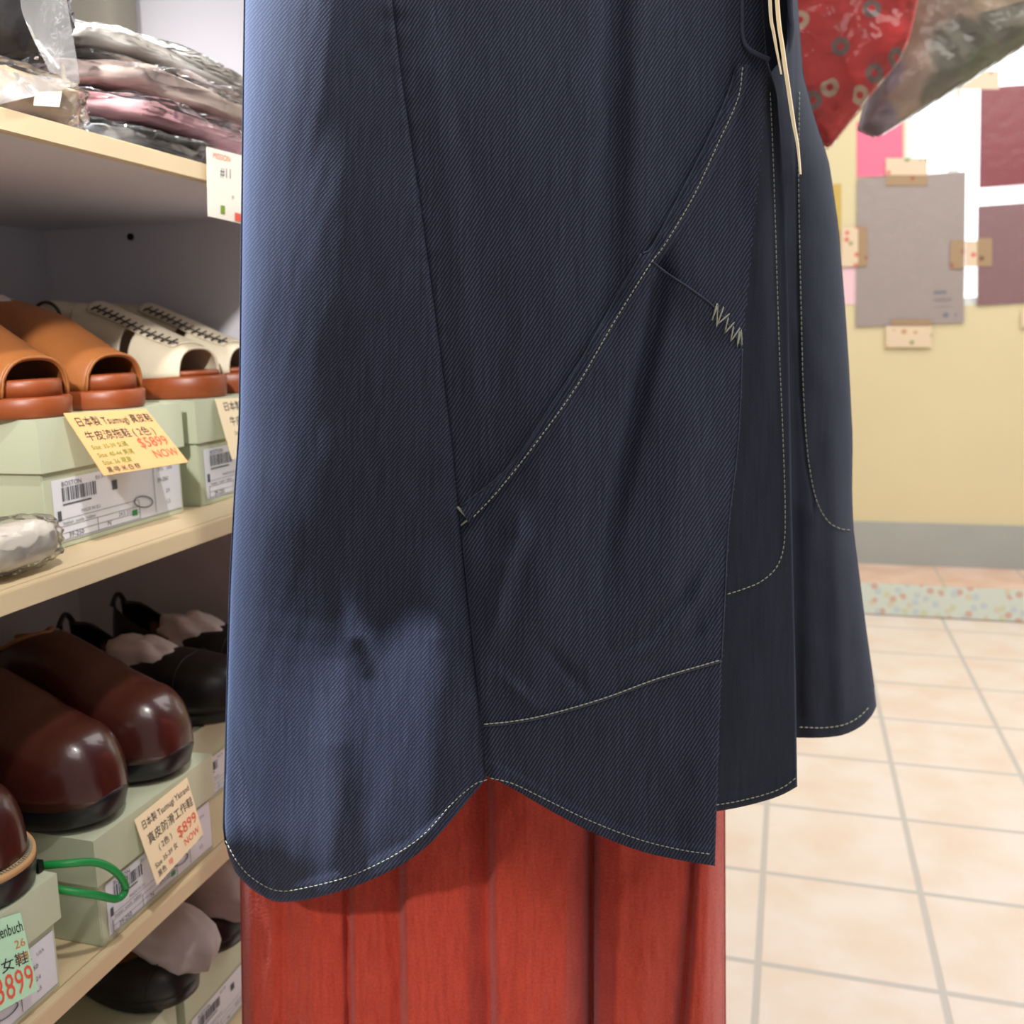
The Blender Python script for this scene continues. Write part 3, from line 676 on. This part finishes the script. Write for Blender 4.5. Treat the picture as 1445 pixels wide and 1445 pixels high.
sheet('poster', 'olive paper strip on the yellow wall at the edge of the tunic', [(1150, 262), (1187, 259), (1187, 436), (1150, 436)], 'olive', .003, False)
sheet('poster', 'pale pink paper peeking out left of the taupe sheet', [(1189, 330), (1213, 330), (1213, 430), (1189, 430)], 'pale_pink', .003, False)
sheet('poster', 'large taupe paper sheet in a clear sleeve taped to the wall', [(1210, 252), (1363, 242), (1360, 455), (1208, 461)], 'taupe_paper', .009, True,
      [(rq(1250, 223, 1309, 247), 'tape'), (rq(1250, 247, 1309, 262), 'tape_dark'), (rq(1187, 320, 1211, 376), 'tape'), (rq(1211, 320, 1224, 376), 'tape_dark'), (rq(1341, 339, 1361, 379), 'tape_dark'), (rq(1250, 460, 1315, 490), 'tape'), (rq(1258, 451, 1314, 459), 'tape_dark')],
      [('■■■', .72, .80, .03, 'grey_ink'), ('UNIQUE', .72, .85, .03, 'grey_ink'), ('————', .72, .895, .03, 'grey_ink'), ('◆  ▪', .80, .96, .045, 'grey_ink')])
sheet('poster', 'wine red paper sheet on the window, upper of the two at the right edge', [(1384, 124), (1480, 117), (1480, 258), (1382, 265)], 'wine', .009, True, [(rq(1356, 100, 1410, 126), 'tape')])
sheet('poster', 'dull mauve paper sheet on the window, lower of the two at the right edge', [(1380, 291), (1480, 284), (1480, 424), (1379, 431)], 'mauve', .009, True, [(rq(1362, 340, 1379, 376), 'tape'), (rq(1379, 336, 1400, 376), 'tape_dark'), (rq(1441, 436, 1490, 462), 'tape')])

# ------------------------------------------------------------------ plastic wrapped garments hanging at upper right
def bundle(name, label, poly, D, thick, cloth, seed, fold_dir):
    """A folded garment in a clear bag: a padded slab with a rounded outline."""
    P = [onD(x, y, D) for x, y in poly]; c = sum(P)/len(P)
    t = thing(name, label, 'packaged clothes', tuple(c), 'plastic wrapped garments hanging at the upper right')
    for part, sc, th, mt, am_, fr in (('folded_cloth', 1.0, thick, cloth, .005, 9), ('plastic_bag', 1.02, thick*1.15+.004, 'crinkle', .010, 14)):
        n = len(P); R = []
        per = []
        for i in range(n):
            a, b = P[i], P[(i+1) % n]
            for k in range(10): per.append(a+(b-a)*k/10)
        per = np.array(per); m_ = len(per)
        per = np.array([(per[i-1]+per[i]*2+per[(i+1) % m_])/4 for i in range(m_)])
        V, Fc = [], []
        ks = np.linspace(0, 1, 13)
        for s in (-1, 1):
            for q in ks:
                for p_ in per:
                    r_ = 1-(1-q)**1.0
                    pos = p_+(c-p_)*q*.995
                    pos = c+(pos-c)*sc
                    dz = s*th*(1-(1-q)**3)**.5
                    nn = mnoise.noise(Vector(pos)*fr+Vector((seed, 0, s*3)))+.5*mnoise.noise(Vector(pos)*fr*2.3+Vector((seed, 5, s)))
                    V.append(pos+HF*(dz+am_*nn*min(1, q*4)*1.0))
        rows = len(ks)
        for s in range(2):
            for j in range(rows-1):
                for i in range(m_):
                    a = (s*rows+j)*m_+i; b = (s*rows+j)*m_+(i+1) % m_; Fc.append((a, b, b+m_, a+m_))
        for s in range(2): Fc.append(tuple((s*rows+rows-1)*m_+i for i in range(m_)))
        for i in range(m_): Fc.append((i, rows*m_+i, rows*m_+(i+1) % m_, (i+1) % m_))
        o = make(part, V, Fc, M[mt], t)
        bm = bmesh.new(); bm.from_mesh(o.data); bmesh.ops.recalc_face_normals(bm, faces=bm.faces); bm.to_mesh(o.data); bm.free()
    return t
bundle('wrapped_garment', 'red floral garment in clear plastic hanging behind the tunic', [(1060, -150), (1330, -150), (1282, 60), (1268, 88), (1225, 140), (1168, 212), (1110, 150), (1070, 0)], 1.50, .03, 'floral', 2, None)
bundle('wrapped_garment', 'taupe patterned garment in clear plastic hanging right of the red one', [(1310, -150), (1540, -150), (1540, 5), (1445, 66), (1330, 138), (1238, 194), (1212, 182), (1222, 140), (1262, 80)], 1.68, .04, 'paisley', 7, None)

# ------------------------------------------------------------------ the denim tunic
D0 = .64
def I(pts, sm=24):
    P = np.array(pts, float); P = P[np.argsort(P[:, 1])]
    def f(y): return np.mean([np.interp(y+k, P[:, 1], P[:, 0]) for k in (-sm, -sm/2, 0, sm/2, sm)], axis=0)
    return f
XL = I([(349, -260), (347, -100), (344, 100), (341, 350), (338, 600), (331, 700), (325, 820), (321, 960), (317, 1120), (315, 1185), (330, 1230), (362, 1285)])
SEAM = I([(528, -260), (545, -100), (553, 0), (565, 100), (580, 200), (596, 310), (611, 420), (624, 520), (637, 620), (647, 720), (659, 840), (672, 960), (681, 1030), (688, 1098), (690, 1200)])
XC = I([(1068, -260), (1076, 0), (1082, 80), (1096, 130), (1108, 280), (1113, 450), (1116, 640), (1119, 800), (1123, 960), (1125, 1112), (1126, 1200)], 10)
XDR = I([(1108, -260), (1122, -60), (1125, 0), (1133, 105), (1149, 165), (1170, 230), (1183, 320), (1192, 430), (1198, 520), (1203, 620), (1202, 690), (1204, 748), (1211, 800), (1221, 880), (1231, 950), (1237, 995), (1238, 1050)], 8)
def ridge(x, y, pts, amp, wid):
    """Soft fold along a line of (x, y, strength) points; + comes towards the viewer."""
    P = np.array(pts, float); cx = np.interp(y, P[:, 1], P[:, 0]); st = np.interp(y, P[:, 1], P[:, 2])
    if y < P[0, 1]: st = P[0, 2]*max(0, 1-(P[0, 1]-y)/60)
    if y > P[-1, 1]: st = P[-1, 2]*max(0, 1-(y-P[-1, 1])/60)
    d = (x-cx)/wid
    return -amp*st*math.exp(-d*d)
FOLDS = [
    ([(470, 930, 0), (470, 1050, 1), (472, 1260, 1)], .007, 24), ([(520, 900, 0), (515, 1250, 1)], -.006, 28),
    ([(600, 760, 0), (610, 900, 1), (616, 1180, 1)], .007, 40), ([(400, 1000, 0), (402, 1270, 1)], -.003, 18),
    ([(655, 780, 0), (648, 850, .7), (650, 1000, 0)], -.003, 16),
    ([(732, 760, .5), (716, 795, 1), (702, 850, 1), (692, 925, 0)], .011, 15),
    ([(868, -200, 1), (866, 200, 1), (862, 420, .5), (858, 520, 0)], -.009, 20), ([(905, -200, .6), (900, 320, .6), (890, 420, 0)], .004, 26),
    ([(932, 395, .8), (908, 520, 1), (888, 620, .9), (860, 760, .5), (850, 860, 0)], -.011, 15),
    ([(970, 470, 0), (965, 640, 1), (940, 820, .8), (900, 930, .2)], .007, 45),
    ([(820, 560, 0), (800, 700, 1), (770, 860, .8), (750, 980, .2)], .004, 40),
    ([(1012, 780, .3), (960, 850, 1), (905, 905, .7), (860, 930, 0)], -.004, 16),
    ([(1000, 1030, 0), (990, 1200, 1)], .004, 30), ([(1018, 760, .4), (985, 840, 1), (940, 905, .5), (910, 930, 0)], .0035, 9), ([(1015, 840, .3), (985, 895, .9), (955, 925, 0)], -.003, 9), ([(760, 900, 0), (800, 945, 1), (830, 990, 0)], -.003, 12), ([(700, 940, 0), (730, 975, 1), (760, 1005, 0)], .0025, 12), ([(480, 720, 0), (505, 900, 1), (520, 960, 0)], .004, 14), ([(860, 1030, 0), (858, 1200, 1)], -.003, 30),
    ([(1085, 130, 1), (1096, 300, .7), (1100, 500, .2), (1100, 620, 0)], -.005, 12), ([(1062, 150, 1), (1075, 400, .5), (1078, 620, 0)], .004, 16),
    ([(612, 100, .6), (640, 320, 1), (668, 560, .8), (690, 690, .2)], .003, 22),
]
def sm(v, xs, ys, w):
    return float(np.mean(np.interp([v-w, v-w*.5, v, v+w*.5, v+w], xs, ys)))
def near(x, y):
    xl = float(XL(y)); t = min(1, max(0, (655-x)/(655-xl)))
    d = .165*(1-max(0, 1-t**2.2)**.5)
    if x > 655: d += .10*((x-655)/470)**1.7
    # leans in to the hip, flares below: dark and lit zones put into shape
    lo = sm(x, [330, 480, 560, 640], [-60, -90, 30, 150], 20)          # where the flare starts, higher on the seam side
    d += .027*sm(y+lo, [-260, 0, 400, 760, 860, 1100, 1420], [-.2, 0, .6, 1.05, 1.0, -.25, -1.2], 70)*sm(x, [330, 420, 660, 760, 1120], [.5, 1, .9, .30, .25], 30)
    ln = np.interp(y, [950, 1270], [318, 378])
    if y > 930 and x < ln: d -= .055*min(1, (y-930)/160)*min(1, (ln-x)/50)
    for pts, a, w in FOLDS:
        d += 1.45*ridge(x, y, pts, a, w)
    d += .0030*mnoise.noise(Vector((x*.011, y*.004, 1.7)))+.0011*mnoise.noise(Vector((x*.03, y*.008, 4.1)))+.0003*mnoise.noise(Vector((x*.06+y*.01, y*.012, 6.1)))
    s = (x-float(SEAM(y)))/4.0
    d += .0022*math.exp(-s*s)+.0008*mnoise.noise(Vector((y*.05, 0, 9)))*math.exp(-(s/5)**2)
    return d
def hem_y(hem, xl, xr):
    H = sorted(((x-float(xl(y)))/(float(xr(y))-float(xl(y))), y) for x, y in hem); H = np.array(H)
    return lambda u: float(np.interp(u, H[:, 0], H[:, 1]))
def panel(name, xl, xr, yt, hem, dfun, mt, parent, nu, nv, thick=.0012, band=0):
    V, UV, Fc = [], [], []; hy = hem_y(hem, xl, xr)
    ytf = yt if callable(yt) else (lambda u: yt)
    for j in range(nv+1):
        for i in range(nu+1):
            u = i/nu; y0, y1 = ytf(u), hy(u); y = y0+(y1-y0)*j/nv
            a, b = float(xl(y)), float(xr(y)); x = a+(b-a)*u; d = dfun(x, y, u)
            if band:
                e = (y1-y)/band
                if e < 1: d -= .0016*min(1, (1-e)*6)
            V.append(onD(x, y, D0+d)); UV.append((x/1000, y/1000))
    for j in range(nv):
        for i in range(nu):
            a = j*(nu+1)+i; Fc.append((a, a+nu+1, a+nu+2, a+1))
    o = make(name, V, Fc, M[mt], parent, uv=UV)
    if thick:
        md = o.modifiers.new('cloth', 'SOLIDIFY'); md.thickness = thick; md.offset = 1.0 if False else -1.0
    return o
HEM1 = catmull([(314, 1178), (327, 1222), (350, 1250), (377, 1268), (398, 1273), (440, 1268), (500, 1251), (560, 1224), (605, 1192), (645, 1148), (670, 1118), (689, 1096)], 60)
HEM2 = catmull([(685, 1094), (722, 1112), (770, 1140), (830, 1172), (900, 1200), (960, 1214), (1009, 1222)], 40)
HEMC = catmull([(940, 1150), (1000, 1146), (1040, 1140), (1080, 1130), (1105, 1121), (1125, 1110)], 30)
HEMD = catmull([(1090, 1040), (1125, 1041), (1160, 1041), (1190, 1037), (1215, 1025), (1230, 1010), (1237, 996)], 30)
tu = thing('denim_tunic', 'indigo denim tunic with pale topstitching and curved hem hanging over the red skirt', 'tunic', tuple(onD(690, 1100, D0+.17)))
panel('back_panel', XL, SEAM, -230, HEM1, lambda x, y, u: near(x, y), 'denim_back', tu, 110, 300, band=26)
def d_mid(x, y, u=0):
    return near(x, y)+.0006
panel('front_panel', SEAM, XC, -230, [(680, 1000), (930, 1000), (960, 1120), (985, 1148)]+[tuple(q) for q in HEMC if q[0] > 1000], d_mid, 'denim_front', tu, 130, 270, band=24)
PXL = I([(917, 366), (882, 415), (842, 472), (792, 547), (742, 620), (695, 690), (660, 733), (652, 765), (661, 850), (673, 960), (680, 1030), (686, 1098), (688, 1230)], 6)
PXR = I([(921, 366), (942, 386), (1006, 432), (1047, 490), (1045, 560), (1040, 640), (1028, 742), (1023, 840), (1018, 930), (1013, 1080), (1009, 1222), (1009, 1240)], 5)
def d_pocket(x, y, u=0):
    lift = np.interp(y, [480, 740, 1000, 1222], [0, .012, .022, .026])*max(0, (x-760)/260)**2
    low = .0045+.006*np.interp(y, [740, 1000], [0, 1])*np.interp(x, [690, 760], [0, 1])
    return near(x, y)-low*min(1, (x-float(PXL(y))+2)/25+.35)-lift-.006*math.exp(-((x-float(PXR(y)))/45)**2)*(1 if y < 500 else max(0, 1-(y-500)/150))
panel('pocket_panel', PXL, PXR, 366, HEM2, d_pocket, 'denim_front', tu, 100, 230, band=26)
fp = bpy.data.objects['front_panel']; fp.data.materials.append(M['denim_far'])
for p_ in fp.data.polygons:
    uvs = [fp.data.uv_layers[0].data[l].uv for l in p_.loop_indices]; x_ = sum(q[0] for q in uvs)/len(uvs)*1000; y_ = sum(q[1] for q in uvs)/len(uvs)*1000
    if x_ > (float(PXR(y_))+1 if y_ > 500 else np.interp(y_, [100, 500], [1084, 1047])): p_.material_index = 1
def d_far(x, y, u=0):
    xr = float(XDR(y)); t = min(1, max(0, (x-1085)/(xr-1085)))
    d = .215+.105*(1-max(0, 1-t**2.6)**.5)+.02*t
    d += ridge(x, y, [(1172, 600, .5), (1180, 700, 1), (1186, 1000, 1)], .006, 14)+ridge(x, y, [(1140, 760, .3), (1150, 1030, 1)], .006, 22)+ridge(x, y, [(1120, 300, .6), (1124, 1000, 1)], -.006, 12)
    d += .004*mnoise.noise(Vector((x*.016, y*.012, 8.8)))+.002*mnoise.noise(Vector((x*.03, y*.03, 2.8)))
    d += .0022*math.exp(-((x-np.interp(y, [130, 420, 560, 650, 705], [1122, 1125, 1129, 1136, 1147]))/2.5)**2)*(1 if y < 720 else 0)
    return d-.012*(y/1000)
XDL = I([(1108, -260), (1113, 0), (1112, 60), (1104, 84), (1082, 110), (1085, 300), (1090, 1050)], 6)
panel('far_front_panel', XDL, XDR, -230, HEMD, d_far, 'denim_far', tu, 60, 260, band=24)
# the side turned away: closes the garment from the left fold round to the far front edge
XLs = lambda y: float(XL(y))+.5
def d_wrap(x, y, u): 
    a = near(float(XL(y))+.3, y); b = .335-.012*(y/1000)
    return a+(b-a)*u+.16*math.sin(math.pi*u)
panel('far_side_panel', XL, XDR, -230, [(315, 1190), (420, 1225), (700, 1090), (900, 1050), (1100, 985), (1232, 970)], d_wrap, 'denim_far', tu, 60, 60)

# topstitching: each stitch a short thread lying on the cloth
def stitching(pts, dfun, parent=tu, step=7.2, ln=5.0, r_=.00044, lift=.0016, name='topstitching', n=None):
    P = catmull(pts, max(60, len(pts)*20)); seg = np.linalg.norm(np.diff(P, axis=0), axis=1); s = np.concatenate([[0], np.cumsum(seg)])
    V, Fc = [], []
    q = 0.0
    while q+ln < s[-1]:
        A = [np.interp(t, s, P[:, k]) for t in (q,) for k in (0, 1)]; B = [np.interp(q+ln, s, P[:, k]) for k in (0, 1)]
        M_ = [(A[0]+B[0])/2, (A[1]+B[1])/2]
        pts3 = [onD(p[0], p[1], D0+dfun(p[0], p[1])-lift) for p in (A, M_, B)]
        v, f_ = tube_data(pts3, [r_*.6, r_, r_*.6], 5); b = len(V); V += v; Fc += [tuple(i+b for i in ff) for ff in f_]; q += step
    return make(name, V, Fc, M['thread'], parent)
nf = lambda x, y: near(x, y)-.0016
def off(hem, dx, dy): return [(x+dx, y+dy) for x, y in hem]
stitching([(318, 1186), (334, 1215), (356, 1239), (392, 1257), (440, 1251), (500, 1234), (558, 1206), (600, 1176), (636, 1136), (668, 1108), (688, 1100)][::1], nf)
pf = lambda x, y: d_pocket(x, y)-.0016
stitching([(692, 1098), (724, 1106), (770, 1128), (830, 1157), (900, 1184), (960, 1199), (1008, 1206)], pf)
stitching([(683, 1022), (722, 1018), (770, 1009), (850, 986), (930, 957), (1018, 931)], d_pocket, ln=6.2, r_=.0006)
WST = [(1048, 95), (1041, 140), (1012, 205), (977, 280), (938, 345), (916, 375), (868, 452), (815, 543), (760, 620), (705, 690), (664, 734)]
stitching(WST, lambda x, y: near(x, y)-.0095, r_=.00055)
cf = lambda x, y: near(x, y)+.0006
stitching([(1087, 130), (1092, 250), (1096, 380), (1100, 500), (1105, 620), (1108, 720), (1106, 770), (1096, 800), (1075, 820), (1050, 831), (1022, 840)], cf, r_=.0005, lift=.002)
stitching([(1128, 130), (1127, 260), (1130, 420), (1134, 560), (1141, 650), (1152, 705), (1168, 735), (1186, 746), (1203, 748)], d_far, r_=.0006, lift=.003)
stitching([(1010, 1136), (1040, 1131), (1080, 1121), (1105, 1111), (1123, 1098)], cf, lift=.003)
stitching([(1128, 1026), (1160, 1027), (1190, 1023), (1212, 1012), (1230, 994)], d_far, r_=.0007, lift=.004)
# bar tacks and the zigzag tack at the pocket mouth
def thread_line(pts, dfun, r_=.0006, lift=.0018, name='bar_tack'):
    return tube(name, [onD(x, y, D0+dfun(x, y)-lift) for x, y in pts], r_, M['thread'], tu, 5)
thread_line([(646, 716), (652, 722), (658, 728), (663, 734)], d_pocket, .0011, .004); thread_line([(651, 741), (657, 736), (663, 732), (668, 727)], d_pocket, .0007, .004)
zz = [(1005, 452), (1012, 428), (1006, 448), (1013, 430), (1011, 461), (1021, 433), (1012, 458), (1029, 443), (1022, 471), (1036, 455), (1031, 482), (1044, 463), (1040, 490), (1046, 466), (1047, 494)]
dz_ = lambda x, y: d_pocket(min(x, float(PXR(y))-1), y)
P = []
for a, b in zip(zz[:-1], zz[1:]):
    for k in range(4): P.append((a[0]+(b[0]-a[0])*k/4, a[1]+(b[1]-a[1])*k/4))
tube('zigzag_tack', [onD(x, y, D0+d_pocket(x, y)-.0022) for x, y in P], .00062, M['thread'], tu, 5)
# folded welt along the slanted pocket mouth
def strip(name, L_, R_, dfun, mt, n=60, lift=.005):
    A, B = catmull(L_, n), catmull(R_, n); V, UV, Fc = [], [], []; k = 5
    for i in range(n):
        for j in range(k+1):
            x, y = A[i]+(B[i]-A[i])*j/k; e = math.sin(math.pi*j/k)
            V.append(onD(x, y, D0+dfun(x, y)-lift*(.25+.75*e**.5 if e > 0 else .25))); UV.append((x/1000, y/1000))
    for i in range(n-1):
        for j in range(k): a = i*(k+1)+j; Fc.append((a, a+1, a+k+2, a+k+1))
    return make(name, V, Fc, M[mt], tu, uv=UV)
strip('pocket_welt', [(905, 358), (850, 455), (790, 560), (722, 655), (650, 716)], [(926, 375), (878, 457), (824, 552), (766, 632), (664, 744)], near, 'denim_front', lift=.0085)
strip('front_facing', [(1038, 88), (1028, 130), (1000, 195), (962, 270), (922, 345), (907, 360)], [(1056, 92), (1048, 145), (1020, 212), (985, 287), (946, 350), (926, 376)], near, 'denim_front', lift=.0075)
def edge_roll(pts, dd, r_=.0017):
    return tube('rolled_edge', [onD(x, y, D0+dd) for x, y in catmull(pts, 40)], r_, M['ink_denim'], tu, 7)
M['ink_denim'] = mat('dark_denim_edge', (62, 68, 88), .85, .25, 400)
edge_roll([(1048, -230), (1047, 0), (1047, 40), (1051, 62), (1064, 74), (1086, 84)], near(1060, 40)-.004)
edge_roll([(1110, -230), (1115, 0), (1117, 35), (1114, 62), (1107, 84)], d_far(1115, 40)-.005, .0028)

def edge_line(pts, dfun, r_, lift, n=60):
    return tube('rolled_edge', [onD(x, y, D0+dfun(x, y)-lift) for x, y in catmull(pts, n)], r_, M['ink_denim'], tu, 6)
edge_line([(921, 370), (942, 386), (975, 408), (1006, 432), (1030, 462), (1046, 490)], d_pocket, .0007, .0006)
edge_line([(1047, 492), (1045, 560), (1040, 640), (1028, 742), (1023, 840), (1018, 928)], d_pocket, .0006, .0003)
edge_line([(683, 1024), (722, 1020), (770, 1011), (850, 988), (930, 959), (1018, 933)], d_pocket, .0010, .0006)
edge_line([(905, 358), (850, 455), (790, 560), (722, 655), (652, 714)], near, .0008, .0030)
edge_line([(1040, 92), (1028, 130), (1000, 195), (962, 270), (922, 345), (907, 358)], near, .0008, .0026)

# paper swing tickets seen on edge
def ticket(label, path, d0, wd, px):
    C_ = catmull(path, 30); V, Fc = [], []
    for i, (x, y) in enumerate(C_):
        w = px*np.interp(i/29, [0, .6, 1], [1, .9, .35])
        for sx, dd in ((-w, 0), (w, 0), (w, wd), (-w, wd)): V.append(onD(x+sx+(dd*60), y, D0+d0+dd))
    for i in range(29):
        for k in range(4): Fc.append((i*4+k, i*4+(k+1) % 4, i*4+4+(k+1) % 4, i*4+4+k))
    Fc += [(3, 2, 1, 0), (116, 117, 118, 119)]
    o = make('swing_ticket', V, Fc, M['cream_card'], None, smooth=False)
    return tag(o, label, 'price tag', 'paper swing tickets on the tunic')
ticket('short cream paper swing ticket seen on edge in the tunic opening, left one', [(1082, -200), (1086, 0), (1092, 50), (1102, 105)], .060, .020, 2.2)
ticket('long cream paper swing ticket seen on edge in the tunic opening, right one', [(1090, -200), (1096, 0), (1104, 70), (1112, 125), (1119, 172), (1125, 205), (1129, 246)], .072, .022, 2.6)

# ------------------------------------------------------------------ the red skirt under the tunic
PLEAT = [(340, .155), (352, .118), (385, .098), (400, .103), (440, .083), (486, .078), (494, .090), (500, .066), (545, .058), (566, .060), (574, .036), (615, .030), (660, .036), (692, .052), (699, .026), (745, .016), (800, .028), (824, .052), (834, .095), (842, .056), (868, .034), (905, .036), (950, .050), (962, .066), (972, .044), (992, .050), (1010, .075), (1021, .125)]
def skirt_d(x, y):
    sh = np.interp(x, [340, 480, 700, 840, 970, 1021], [0, -6, -4, 2, 32, 0])*(1445-y)/330*.9
    d = float(np.mean([np.interp(x-sh+k, [p[0] for p in PLEAT], [p[1] for p in PLEAT]) for k in (-3, -1, 1, 3)]))
    k = np.interp(y, [900, 1100, 1445], [.5, .75, 1.0]); base = np.interp(x, [340, 380, 640, 980, 1021], [.155, .10, .04, .06, .125])
    d = base+(d-base)*k*1.3
    return d+.055+.0032*mnoise.noise(Vector((x*.03, y*.008, 3.3)))+.0020*mnoise.noise(Vector((x*.07, y*.022, 1)))+.0010*mnoise.noise(Vector((x*.15, y*.05, 7)))
SXL = I([(352, 900), (340, 1230), (343, 1445), (350, 2300)]); SXR = I([(1022, 900), (1022, 1150), (1023, 1445), (1034, 2300)])
sk = thing('red_skirt', 'brick red pleated skirt hanging below the denim tunic', 'skirt', tuple(onD(690, 2000, D0+.16)))
panel('front_drape', SXL, SXR, 940, [(350, 2100), (700, 2120), (1030, 2100)], lambda x, y, u: skirt_d(x, y), 'red', sk, 260, 110, thick=.0011)
panel('back_drape', SXL, SXR, 940, [(350, 2100), (700, 2090), (1030, 2100)], lambda x, y, u: .21+.14*math.sin(math.pi*u)**.7+.006*math.sin(u*40), 'red', sk, 90, 30, thick=.0011)
